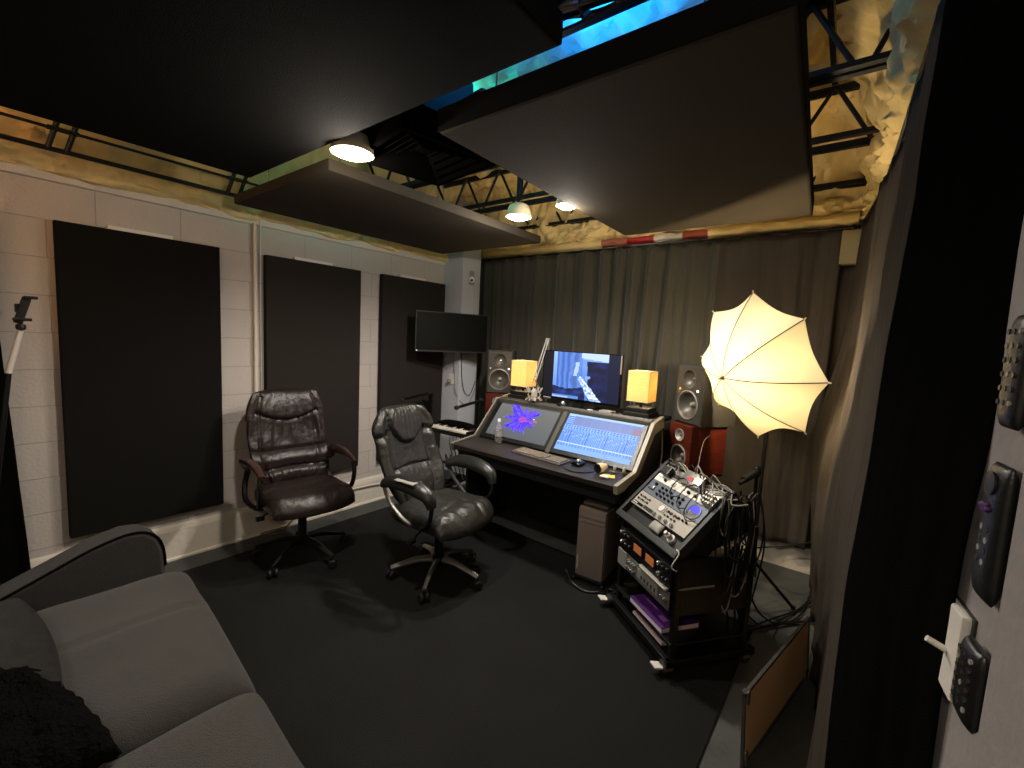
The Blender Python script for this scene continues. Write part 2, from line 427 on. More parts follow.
for k, (y, lab) in enumerate(((.40, 'black joist bracket over the first wall panel, left of the other one'), (1.22, 'black joist bracket beside the corner of the ceiling panels'))):
    t = thing('joist_bracket', lab, 'bracket', (-3.38, y, 2.44), 0, 'brackets on the rods')
    MB().cyl((0, -.03, 0), (.03, .02, .18), .012, n=8).build('strut', 'joist', t)
    MB().cyl((0, .04, 0), (.03, .09, .18), .012, n=8).build('strut', 'joist', t)
    MB().box((-.012, -.03, .10), (.04, .09, .112), .003).build('seat_plate', 'joist', t)
# diagonal brace at the right
tag(MB().box((-.012, 0, -.02), (.012, 1.15, .02), .004, Matrix.Rotation(math.radians(-8), 3, 'X')).build('diagonal_brace', 'joist'), 'slanting grey steel brace between joists at upper right', 'brace').location = (-.24, 1.5, 2.95)
# cable run on the joist at y=1.3
cr = thing('cable_run', 'bundle of black cables tied along a rail in the gap beside the right ceiling panel', 'cable bundle', (0, 1.31, 2.60))
MB().box((-1.15, -.014, .0), (.0, .014, .010)).build('rail', 'rubber', cr)
for x in (-1.05, -.2): MB().cyl((x, 0, .01), (x, 0, .11), .005, n=8).build('hanger', 'joist', cr)
for k in range(4):
    pts = [(-1.15 + i * .12, -.03 + .02 * k + .012 * math.sin(i * 1.7 + k), .045 + .02 * math.sin(i * 1.3 + k * 2) + (k % 2) * .02) for i in range(12)]
    MB().tube(pts, .009, 6).build('cable', 'cable', cr, True)
for i in range(9):
    MB().lathe([(.036, -.004), (.038, 0), (.036, .004)], (-1.05 + i * .12, 0, .045), (1, 0, .1), 10).build('cable_tie', 'steel' if i % 3 == 0 else 'cable', cr)

# ------------------------------------------------------------------ ceiling clouds
def cloud(x0, x1, y0, y1, z0, label, th=.085, poly=None, mt='cloud_lit'):
    t = thing('ceiling_panel', label, 'acoustic panel', ((x0 + x1) / 2, (y0 + y1) / 2, z0), 0, 'hanging acoustic ceiling panels')
    hx, hy = (x1 - x0) / 2, (y1 - y0) / 2
    m = MB()
    if poly: m.prism([(a - (x0 + x1) / 2, b - (y0 + y1) / 2) for a, b in poly], lambda a, b, h: (a, b, h), 0, th)
    else: m.box((-hx, -hy, 0), (hx, hy, th), .012)
    o = m.build('fabric_face', mt, t, True)
    if poly or mt == 'cloud_shaded':
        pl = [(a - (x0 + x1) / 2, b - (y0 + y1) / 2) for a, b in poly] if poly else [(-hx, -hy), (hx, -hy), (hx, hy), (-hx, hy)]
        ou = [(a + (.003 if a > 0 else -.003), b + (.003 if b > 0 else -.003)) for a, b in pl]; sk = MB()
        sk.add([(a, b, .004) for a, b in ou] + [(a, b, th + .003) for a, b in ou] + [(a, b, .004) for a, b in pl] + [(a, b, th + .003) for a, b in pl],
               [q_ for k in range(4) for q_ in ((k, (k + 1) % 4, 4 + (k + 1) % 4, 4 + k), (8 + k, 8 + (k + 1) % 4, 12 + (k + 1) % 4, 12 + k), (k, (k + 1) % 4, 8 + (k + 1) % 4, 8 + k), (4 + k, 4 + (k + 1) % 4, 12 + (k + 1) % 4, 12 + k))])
        sk.build('shaded_side_band', 'cloud_shaded', t)  # thin dark skirt that paints shade onto the panel sides
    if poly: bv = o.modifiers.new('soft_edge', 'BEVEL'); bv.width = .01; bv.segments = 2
    for sx in (-1, 1):
        for sy in (-1, 1):
            MB().cyl((sx * (hx - .15), sy * (hy - .15), th - .005), (sx * (hx - .15), sy * (hy - .15), 2.96 - z0), .003, n=6).build('hanging_wire', 'steel', t)
cloud(-2.62, -.703, -1.0, 1.028, 2.36, 'largest black hanging ceiling panel, over the sofa', .075, None, 'cloud_shaded')
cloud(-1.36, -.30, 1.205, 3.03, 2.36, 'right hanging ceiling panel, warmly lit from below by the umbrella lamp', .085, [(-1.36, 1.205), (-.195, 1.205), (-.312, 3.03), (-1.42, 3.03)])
cloud(-3.26, -2.118, 1.185, 2.985, 2.36, 'left hanging ceiling panel above the two leather chairs', .06)

# ------------------------------------------------------------------ diffuser and duct
t = thing('air_diffuser', 'square black louvred air diffuser hanging between the ceiling panels', 'air vent', (-1.64, 1.37, 2.37), math.radians(-9))
S = .215
for k in range(5):
    a = S - k * .042; m = MB(); z = .0 + .010 * k
    for sx, sy in ((1, 0), (-1, 0), (0, 1), (0, -1)):
        def pr(r, h):
            if sx: return [(sx * r, -r, h), (sx * r, r, h)]
            return [(-r, sy * r, h), (r, sy * r, h)]
        A = pr(a, z); B = pr(a - .03, z + .028); C_ = pr(a - .033, z + .026); D = pr(a - .003, z - .003)
        m.add(A + B + D + C_, [(0, 1, 3, 2), (4, 6, 7, 5), (0, 4, 5, 1), (2, 3, 7, 6)])
    m.build('louvre', 'vent_black', t)
MB().box((-.03, -.03, .04), (.03, .03, .06), .004).build('centre_plate', 'vent_black', t)
f = MB(); W = .235
for a, b in (((-W, -W), (W, -S + .002)), ((-W, S - .002), (W, W)), ((-W, -W), (-S + .002, W)), ((S - .002, -W), (W, W))): f.box((a[0], a[1], -.004), (b[0], b[1], .10), .003)
f.box((-W, -W, .095), (W, W, .105)); f.build('plenum_box', 'vent_black', t)
MB().box((-.02, .08, .10), (.3, .23, .24), .01).box((-.14, -.1, .10), (.14, .16, .34), .01).build('duct', 'black_metal', t)
MB().tube([(-.16, -.2, .12), (-.1, -.23, .16), (-.02, -.2, .14), (.04, -.24, .18)], .012).build('tape_wrap', 'grey_metal', t, True)
# ------------------------------------------------------------------ flood lamps
def flood(loc, label, R, m, e, colr, tilt=(0, 0, -1)):
    t = thing('ceiling_flood_lamp', label, 'ceiling lamp', loc, 0, 'round ceiling lamps')
    MB().lathe([(R * .45, .085), (R * .8, .07), (R * 1.0, .03), (R * 1.05, 0), (R * .97, 0), (R * .93, .02)], (0, 0, 0), (0, 0, 1), 28).build('lamp_housing', 'cream_plastic', t, True)
    MB().lathe([(R * .95, .012), (R * .85, -.004), (R * .5, -.016), (0, -.02)], (0, 0, 0), (0, 0, 1), 28).build('bulb_face', m, t, True)
    MB().cyl((0, 0, .11), (0, 0, 2.72 - loc[2]), .02, n=10).build('stem', 'black_metal', t)
    lamp('SPOT', 'lamp_light', (0, 0, -.035), e, colr, t, spot_size=math.radians(165), spot_blend=.6, shadow_soft_size=.05)
    lamp('POINT', 'lamp_glow', (0, 0, -.05), e * .12, colr, t, shadow_soft_size=.03)
WARM = (1, .89, .76)
flood((-1.80, 1.115, 2.345), 'large glowing ceiling flood lamp beside the air diffuser', .085, 'bulb', 52, WARM)
flood((-1.84, 2.33, 2.375), 'glowing ceiling lamp at the corner of the left panel above the desk', .078, 'bulb_cool', 60, (1, .92, .82))
flood((-1.44, 2.27, 2.375), 'glowing ceiling lamp tucked against the right hanging panel', .062, 'bulb', 46, WARM)
flood((-.12, -.75, 2.36), 'added unseen ceiling flood lamp behind the photographer, lighting the tan board', .085, 'bulb', 26, (1, .88, .74))  # added lamp without a visible source, brightens the tan board
# coloured strips on top of the clouds
def strip(a, b, colr, e, label, mcol):
    c = (V(a) + V(b)) / 2; L = (V(b) - V(a)).length
    t = thing('led_strip', label, 'light strip', c)
    MB().box((-L / 2, -.012, 0), (L / 2, .012, .012)).build('light_bar', mcol, t)
    lamp('AREA', 'strip_light', (0, 0, .02), e, colr, t, shape='RECTANGLE', size=L, size_y=.05, spread=math.radians(110), rot=(PI, 0, 0))
    return t
M['led_blue'] = emis('blue_led', '1e90ff', 2); M['led_purple'] = emis('purple_led', 'b060ff', 1.5); M['led_teal'] = emis('teal_led', '20d8e0', 2)
strip((-1.25, 1.62, 2.455), (-.75, 1.62, 2.455), (.0, .13, 1), 15, 'blue light strip on top of the right ceiling panel', 'led_blue')
strip((-2.45, 1.95, 2.43), (-2.2, 1.95, 2.43), (.0, .5, .9), 11, 'teal light strip on top of the left ceiling panel', 'led_teal')
strip((-2.5, -.5, 2.45), (-1.9, -.5, 2.45), (1, .70, .72), 18, 'purple light strip on top of the ceiling panel over the sofa', 'led_purple')

# ------------------------------------------------------------------ curtains
def drape(name, label, m, path, z0, z1, amp, freq, seed, group=None, bulge=None, n=None, th=.004, slant=0.):
    P = [V((x, y, 0)) for x, y in path]
    L = [0]
    for a, b in zip(P, P[1:]): L.append(L[-1] + (b - a).length)
    T = L[-1]
    def at(s):
        for i in range(len(P) - 1):
            if s <= L[i + 1] or i == len(P) - 2:
                t = (s - L[i]) / (L[i + 1] - L[i]); d = (P[i + 1] - P[i]).normalized(); return P[i].lerp(P[i + 1], t), V((d.y, -d.x, 0))
    n = n or int(T * 130)
    def fn(u, v):
        s = u * T; p, nn = at(s); z = z0 + v * (z1 - z0)
        k = (1 - v)
        ph = s * freq + 1.3 * fbm(s * 1.1, 0, seed, 2) * (1 + .25 * k) + seed
        a = amp * (.65 + .8 * abs(fbm(s * 2.1, v * .6, seed + 3, 2)))
        f = math.sin(ph * 2 * PI); f = (abs(f) ** .8 * (1 if f > 0 else -1)) + .32 * math.sin(ph * 4.7 * PI + v * 1.5 + 2 * fbm(s, v, seed))
        off = a * f * (.55 + .45 * k) + .006 * fbm(s * 22, v * 5, seed + 1, 3) + .02 * fbm(s * 2.5, v * 2.5, seed + 6, 2)
        q = p + nn * off
        if bulge: q = q - nn * bulge(s / T, v)
        if slant: q = q - V((-nn.y, nn.x, 0)) * slant * v
        return (q.x, q.y, z + .004 * math.sin(ph * 2 * PI) * (v > .97))
    mb = MB().grid(fn, n, 46)
    o = mb.build(name, m, None, 'all')
    sd = o.modifiers.new('cloth_thickness', 'SOLIDIFY'); sd.thickness = th; sd.offset = 0
    return tag(o, label, 'curtain', group)
CY = 3.73
g = 'dark curtains across the back wall'
drape('curtain', 'narrowly pleated charcoal curtain at the left end of the back wall', 'curtain_grey', [(-3.49, CY), (-2.62, CY)], .22, 2.425, .044, 6.5, 1.3, g)
drape('curtain', 'charcoal curtain behind the computer monitor, middle of the back wall', 'curtain_grey', [(-2.66, CY - .012), (-1.24, CY)], .22, 2.425, .052, 4.6, 4.1, g)
drape('curtain', 'bunched strip of charcoal curtain above the right-hand speakers', 'curtain_grey', [(-1.27, CY - .02), (-.93, CY - .01)], .22, 2.425, .034, 7, 7.7, g)
drape('curtain', 'smooth brown-black curtain behind the glowing umbrella', 'curtain_brown', [(-.96, CY - .02), (-.19, CY)], .21, 2.425, .022, 4.4, 9.4, g)
rd = thing('curtain_rod', 'black curtain rod with an end knob above the back curtains', 'curtain rod', (0, CY, 2.435))
MB().cyl((-3.5, 0, 0), (-.15, 0, 0), .009, n=10).build('rod', 'black_metal', rd, True)
MB().lathe([(0, -.02), (.016, -.012), (.018, 0), (.012, .014), (.006, .02), (.014, .028), (0, .036)], (-.14, 0, 0), (1, 0, 0), 12).build('finial', 'black_metal', rd, True)
for x in (-3.4, -2.1, -.17):
    MB().box((x - .008, 0, -.008), (x + .008, .10, .008)).box((x - .012, .08, -.05), (x + .012, .10, .03)).build('bracket', 'black_metal', rd)
drape('curtain', 'short dark curtain strip in the back right corner below the beam stub', 'curtain_side', [(-.30, CY + .05), (-.05, CY + .03)], .21, 2.19, .012, 7, 3.9, g)
# side curtains
def side_bulge(u, v): return .11 * math.exp(-((v - .36) / .27) ** 2) * math.sin(min(1, u * 1.15) * PI * .5 + .3)
drape('curtain', 'long grey-brown curtain along the right wall, lit at its far edge', 'curtain_side',
      [(.072, 1.34), (.055, 1.75), (.035, 2.2), (.01, 2.6), (-.02, 3.0), (-.06, 3.35), (-.095, 3.60)], .04, 2.43, .010, 2.3, 2.2, 'curtains along the right wall',
      lambda u, v: .09 * math.exp(-((v - .38) / .28) ** 2) * max(0, (u - .35) / .65) ** 1.5 + .045 * (1 - v))
drape('curtain', 'black curtain hanging along the right wall next to the light switch', 'curtain_black',
      [(.146, .895), (.120, .98), (.085, 1.08), (.068, 1.22), (.058, 1.38)], .03, 2.43, .010, 3.1, 5.6, 'curtains along the right wall',
      lambda u, v: .03 * math.exp(-((v - .3) / .3) ** 2) * u)
rd = thing('curtain_rail', 'black rail carrying the curtains along the right wall', 'curtain rod', (0, 0, 2.44))
MB().tube([(.12, 1.0, 0), (.07, 1.35, 0), (.02, 2.4, 0), (-.02, 3.0, 0), (-.09, 3.6, 0)], .008).build('rail', 'black_metal', rd, True)
for x, y in ((.07, 1.4), (.02, 3.0)): MB().box((x, y - .01, -.006), (RX(y), y + .01, .006)).build('bracket', 'black_metal', rd)
# black drape at the far left of the picture
drape('curtain', 'black drape hanging at the left edge beside the phone holder', 'curtain_black',
      [(-3.46, -.9), (-3.42, -.4), (-3.40, -.05), (-3.40, .235)], .03, 2.25, .012, 3.2, 3.3, None, None, None, .004, .10)

# ------------------------------------------------------------------ things on walls
# phone holder on a pale stick
t = thing('phone_holder', 'small black phone clamp on a pale stick, at the left edge before the wall', 'phone holder', (-3.31, .20, 0))
MB().cyl((0, .035, 1.51), (0, -.015, 1.30), .012, .013, 12).build('pale_stick', 'white_plastic', t, True)
MB().cyl((0, -.015, 1.30), (0, -.13, .3), .012, n=10).cyl((0, -.13, .3), (0, -.13, .02), .014, n=10).build('pole', 'black_metal', t, True)
for a in range(3):
    th = a * 2.09 + .4; MB().cyl((0, -.13, .3), (.2 * math.cos(th), -.13 + .2 * math.sin(th), .02), .008, n=8).build('tripod_leg', 'black_metal', t, True)
MB().lathe([(0, -.02), (.017, -.012), (.02, 0), (.017, .012), (0, .02)], (0, .036, 1.53), (0, 0, 1), 12).build('ball_joint', 'black_plastic', t, True)
MB().box((-.012, .028, 1.545), (.012, .062, 1.68), .006, Matrix.Rotation(math.radians(-16), 3, 'X')).box((-.02, .05, 1.67), (.03, .10, 1.685), .004).box((-.02, .01, 1.56), (.03, .075, 1.575), .004).box((-.03, .02, 1.60), (.0, .055, 1.645), .006).build('phone_clamp', 'black_plastic', t)

# television
ang = math.atan2(.7, .28)
t = thing('television', 'small black wall television on an arm in the back left corner', 'television', (-3.155, 3.06, 1.622), ang)
W, H = .375, .19
MB().box((-W, -.0, -H), (W, .035, H), .008).build('casing', 'black_plastic', t)
MB().box((-W + .01, -.003, -H + .016), (W - .01, .002, H - .01), .001).build('screen', 'screen_black', t)
b = MB()
for a_, b_ in (((-W, -.006, -H), (W, .001, -H + .008)), ((-W, -.006, H - .005), (W, .001, H)), ((-W, -.006, -H), (-W + .005, .001, H)), ((W - .005, -.006, -H), (W, .001, H))): b.box(a_, b_)
b.build('bezel', 'dark_plastic', t)
MB().box((-.1, .035, -.1), (.1, .05, .1), .004).box((-.02, .05, -.04), (.02, .14, .04), .004).build('mount', 'black_metal', t)
MB().tube([(.02, .12, 0), (.2, .14, 0), (.28, .12, 0)], .016, 8).build('mount_arm', 'black_metal', t, True)
MB().box((-W + .012, -.004, -H + .003), (-W + .02, -.001, -H + .012)).build('indicator', 'led_white', t)
# cam
t = thing('security_camera', 'tiny white camera with a black lens high on the corner column', 'camera', (-3.25, 3.385, 2.17))
MB().lathe([(0, 0), (.028, .002), (.032, .015), (.03, .03), (.022, .036), (0, .037)], (.02, -.02, 0), (.75, -.65, -.15), 18).build('camera_body', 'white_plastic', t, True)
MB().lathe([(.013, 0), (.013, .006), (0, .008)], V((.02, -.02, 0)) + V((.75, -.65, -.15)).normalized() * .034, (.75, -.65, -.15), 14).build('lens', 'gloss_black', t, True)
MB().box((0, -.03, -.05), (.012, .03, .09), .003).build('mount_plate', 'grey_plastic', t)
tag(MB().tube([(-3.245, 3.39, 2.13), (-3.243, 3.40, 2.0), (-3.245, 3.41, 1.85), (-3.243, 3.38, 1.7)], .003, 6).build('camera_cable', 'white_plastic', None, True), 'thin white cord hanging from the tiny camera', 'cord')
for k, (pts, lab) in enumerate((
    ([(-3.244, 3.28, 1.5), (-3.238, 3.285, 1.2), (-3.235, 3.33, 1.02), (-3.238, 3.42, .98), (-3.244, 3.5, 1.12)], 'black cord looping down the corner column, shorter loop'),
    ([(-3.33, 3.252, 1.5), (-3.31, 3.25, 1.2), (-3.27, 3.245, 1.0), (-3.238, 3.32, .89), (-3.238, 3.42, .90), (-3.244, 3.5, 1.04)], 'grey cord looping down the corner column, longer loop'))):
    tag(MB().tube(pts, .0035, 6).build('hanging_cable', 'cable' if k == 0 else 'cable_grey', None, True), lab, 'cord')
t = thing('wall_outlet', 'white electrical outlet with a plug on the corner column', 'outlet', (-3.36, 3.26, 1.14))
MB().box((-.036, -.008, -.055), (.036, 0, .055), .003).build('cover_plate', 'white_plastic', t)
MB().box((-.02, -.045, -.03), (.012, -.008, .0), .005).build('plug', 'grey_plastic', t)
# outlet box low on the left wall
t = thing('power_box', 'small white power adapter with cords low on the wall behind the brown chair', 'power adapter', (XL + .03, 1.72, .13))
MB().box((0, -.05, -.03), (.035, .05, .04), .006).build('adapter', 'white_plastic', t)
MB().tube([(.02, .0, .0), (.06, -.1, -.09), (.05, -.25, -.1), (.1, -.33, -.08), (.12, -.2, -.1), (.05, -.02, -.02)], .004).build('cord', 'cable_grey', t, True)
tag(MB().tube([(XL + .055, 1.8, .18), (XL + .052, 2.0, .18), (XL + .05, 2.4, .17), (XL + .052, 2.8, .12), (XL + .06, 3.1, .03)], .006).build('wall_cable', 'white_plastic', None, True), 'white cable running along the wall ledge behind the chairs', 'cord')

# light switch and remotes on the right wall
SW = RX(.89)
t = thing('light_switch', 'white light switch with raised toggle on the near right wall', 'light switch', (SW, .89, 1.185), math.radians(8))
MB().box((-.014, -.037, -.064), (-.002, .037, .064), .004).build('cover_plate', 'white_plastic', t)
MB().cyl((-.012, .0, -.008), (-.036, .0, .002), .005, .0045, 10).build('toggle', 'white_plastic', t, True)
MB().box((-.003, -.044, -.066), (.0, .044, .066)).build('back_box', 'dark_plastic', t)
def remote(y, z0, z1, w, label, kind, tilt=0):
    x = RX(y); t = thing('remote_control', label, 'remote control', (x, y, (z0 + z1) / 2), math.radians(8), 'remote controls on the right wall')
    h = (z1 - z0) / 2
    MB().pad(lambda u, v, s: (-.013 + -s * .010 * (1 - abs(u) ** 4) ** .5 * (1 - abs(v) ** 8) ** .5, u * w / 2 * (1 - .18 * abs(v) ** 8), v * h), 12, 24).build('remote_body', 'black_plastic', t, True)
    if kind == 'stream':
        MB().box((-.027, -.004, h * .28), (-.022, .012, h * .42), .002).box((-.027, -.010, h * .32), (-.022, .018, h * .38), .002).build('direction_pad', 'purple', t)
        for j in range(4):
            for i in range(2): MB().cyl((-.021, -.008 + i * .016, h * (.05 - .16 * j)), (-.0235, -.008 + i * .016, h * (.05 - .16 * j)), .004, n=10).build('button', 'grey_plastic' if (i + j) % 2 else 'dark_plastic', t)
        MB().lathe([(.014, 0), (.015, .003), (.01, .004)], (-.022, .0, h * .72), (-1, 0, 0), 16).build('dial', 'dark_plastic', t, True)
    else:
        for j in range(6):
            for i in range(3): MB().cyl((-.021, -w * .3 + i * w * .3, h * (.7 - .25 * j)), (-.0238, -w * .3 + i * w * .3, h * (.7 - .25 * j)), .0035, n=8).build('button', ['grey_plastic', 'dark_plastic', 'dark_plastic', 'arm_red', 'dark_plastic'][(i * 2 + j) % 5], t)
    return t
remote(.805, 1.30, 1.475, .056, 'black streaming remote with a purple direction pad, middle of the wall remotes', 'stream')
remote(.81, 1.52, 1.66, .05, 'black button remote at the top, beside the curtain edge', 'grid')
remote(.80, 1.135, 1.24, .06, 'short black remote with coloured buttons, below the other remotes', 'grid')

# ------------------------------------------------------------------ leaning board
t = thing('leaning_frame', 'thin-framed tan board standing on edge on the floor beside the right curtain', 'picture frame')
A = V((-.205, 1.80, 0.012)); B = V((-.062, 2.57, .012))
lx = (B - A); L = lx.length; lx.normalize(); up = V((-.02, -.0, .30)); Hh = up.length; up.normalize(); nn = up.cross(lx).normalized()
mt = Matrix(((lx.x, up.x, nn.x, A.x), (lx.y, up.y, nn.y, A.y), (lx.z, up.z, nn.z, A.z), (0, 0, 0, 1)))
MB().box((.02, .02, -.004), (L - .02, Hh - .02, .004)).build('back_board', 'tan_board', t, False, mt)
f = MB(); F = .012
for a_, b_ in (((0, 0, -.007), (L, F, .007)), ((0, Hh - F, -.007), (L, Hh, .007)), ((0, 0, -.007), (F, Hh, .007)), ((L - F, 0, -.007), (L, Hh, .007))): f.box(a_, b_, .003)
f.build('frame', 'frame_black', t, False, mt)
for x, y in ((L * .02, Hh - .05), (L * .93, .0), (L * .02, .01)):
    for sg in (-1, 1): MB().box((x, y, sg * .008 - .003), (x + .02, y + .05, sg * .008 + .003), .002).build('metal_clip', 'steel', t, False, mt)

# ------------------------------------------------------------------ sofa
SX0, SX1 = -2.42, -.50
t = thing('sofa', 'grey fabric sofa seen from behind with dark rounded arm', 'sofa', (0, 0, 0))
def seat_cush(x0, x1, tufts, y0=-.22, z0=.2, z1=.487):
    def fn(u, v, s):
        x = (x0 + x1) / 2 + u * (x1 - x0) / 2; y1 = .540 - (x + 1.0) * .085; y = (y0 + y1) / 2 + v * (y1 - y0) / 2
        ro = (1 - abs(u) ** 10) ** .5 * (1 - abs(v) ** 9) ** .5 if abs(u) < 1 and abs(v) < 1 else 0
        z = (z0 + z1) / 2 + s * (z1 - z0) / 2 * (.35 + .65 * ro if s > 0 else .8)
        if s > 0:
            for tx in tufts: z -= .012 * math.exp(-((x - tx) / .012) ** 2); z += .012 * math.exp(-((x - tx) / .12) ** 2)
            z += .006 * fbm(x * 3, y * 3, 1)
        return (x, y, z)
    return MB().pad(fn, 60, 40)
seat_cush(SX0, -1.45, (-1.98,)).build('seat_cushion', 'sofa', t, True)
seat_cush(-1.445, SX1, (-.95,)).build('seat_cushion', 'sofa', t, True)
MB().box((SX0 + .02, -.5, .06), (SX1, .53, .26), .02).build('base', 'sofa_dark', t)
MB().pad(lambda u, v, s: ((SX0 + SX1) / 2 + u * (SX1 - SX0) / 2, -.36 + s * .11 * (1 - v ** 8) ** .5 * (1 - abs(u) ** 12) ** .5 - v * .07, .48 + v * .28), 40, 20).build('backrest', 'sofa', t, True)
prof = [(-.5, .14), (-.5, .56), (-.3, .54), (-.1, .50), (.08, .535), (.2, .585), (.33, .64), (.44, .668), (.51, .66), (.555, .62), (.575, .56), (.58, .48), (.58, .14)]
am = MB(); am.prism(prof, lambda a, b, h: (h, a, b), SX0 - .15, SX0 - .005)
ao = am.build('arm', 'sofa_dark', t, True)
bv = ao.modifiers.new('soft_edge', 'BEVEL'); bv.width = .02; bv.segments = 3
MB().tube([(SX0 - .010, a, b - .004) for a, b in prof[4:-1]], .005, 8, 3).build('piping', 'throw', t, True)
MB().cyl((SX0 + .06, .45, 0.012), (SX0 + .06, .45, .08), .022, .028, 12).build('leg', 'black_plastic', t, True)
for x, y in ((SX0 + .06, -.42), (SX1 - .08, .45), (SX1 - .08, -.42)): MB().cyl((x, y, 0.012), (x, y, .08), .022, .028, 12).build('leg', 'black_plastic', t, True)
# pillow
rp = Matrix.Translation((-2.02, -.05, .520)) @ Matrix.Rotation(math.radians(3), 4, 'Z') @ Matrix.Rotation(math.radians(8), 4, 'X')
def pil(u, v, s, w, h, th): return (u * w * (1 - .12 * v * v), v * h * (1 - .12 * u * u), s * th * ((1 - u * u) * (1 - v * v)) ** .45 + .006 * fbm(u * 4, v * 4, s))
pw = MB().pad(lambda u, v, s: pil(u, v, s, .38, .22, .055), 30, 30).build('cushion', 'pillow', None, True, rp)
tag(pw, 'fluffy grey cushion on the sofa beside the dark arm', 'cushion')
def thr(u, v, s):
    x = -1.66 + u * .27; y = -.02 + v * .20
    y += (u * .05) + .012 * fbm(u * 9, v * 9, 2); x += .015 * fbm(u * 7, v * 7, 5)
    z = .487 + (.095 * (1 - u ** 6) ** .5 * (1 - v ** 6) ** .5 * (1.0 + .22 * fbm(u * 3, v * 3, 4)) if s > 0 else 0)
    return (x, y, z)
tag(MB().pad(thr, 50, 40).build('throw_blanket', 'throw', None, True), 'black plush throw lying on the sofa seat at the bottom left', 'blanket')

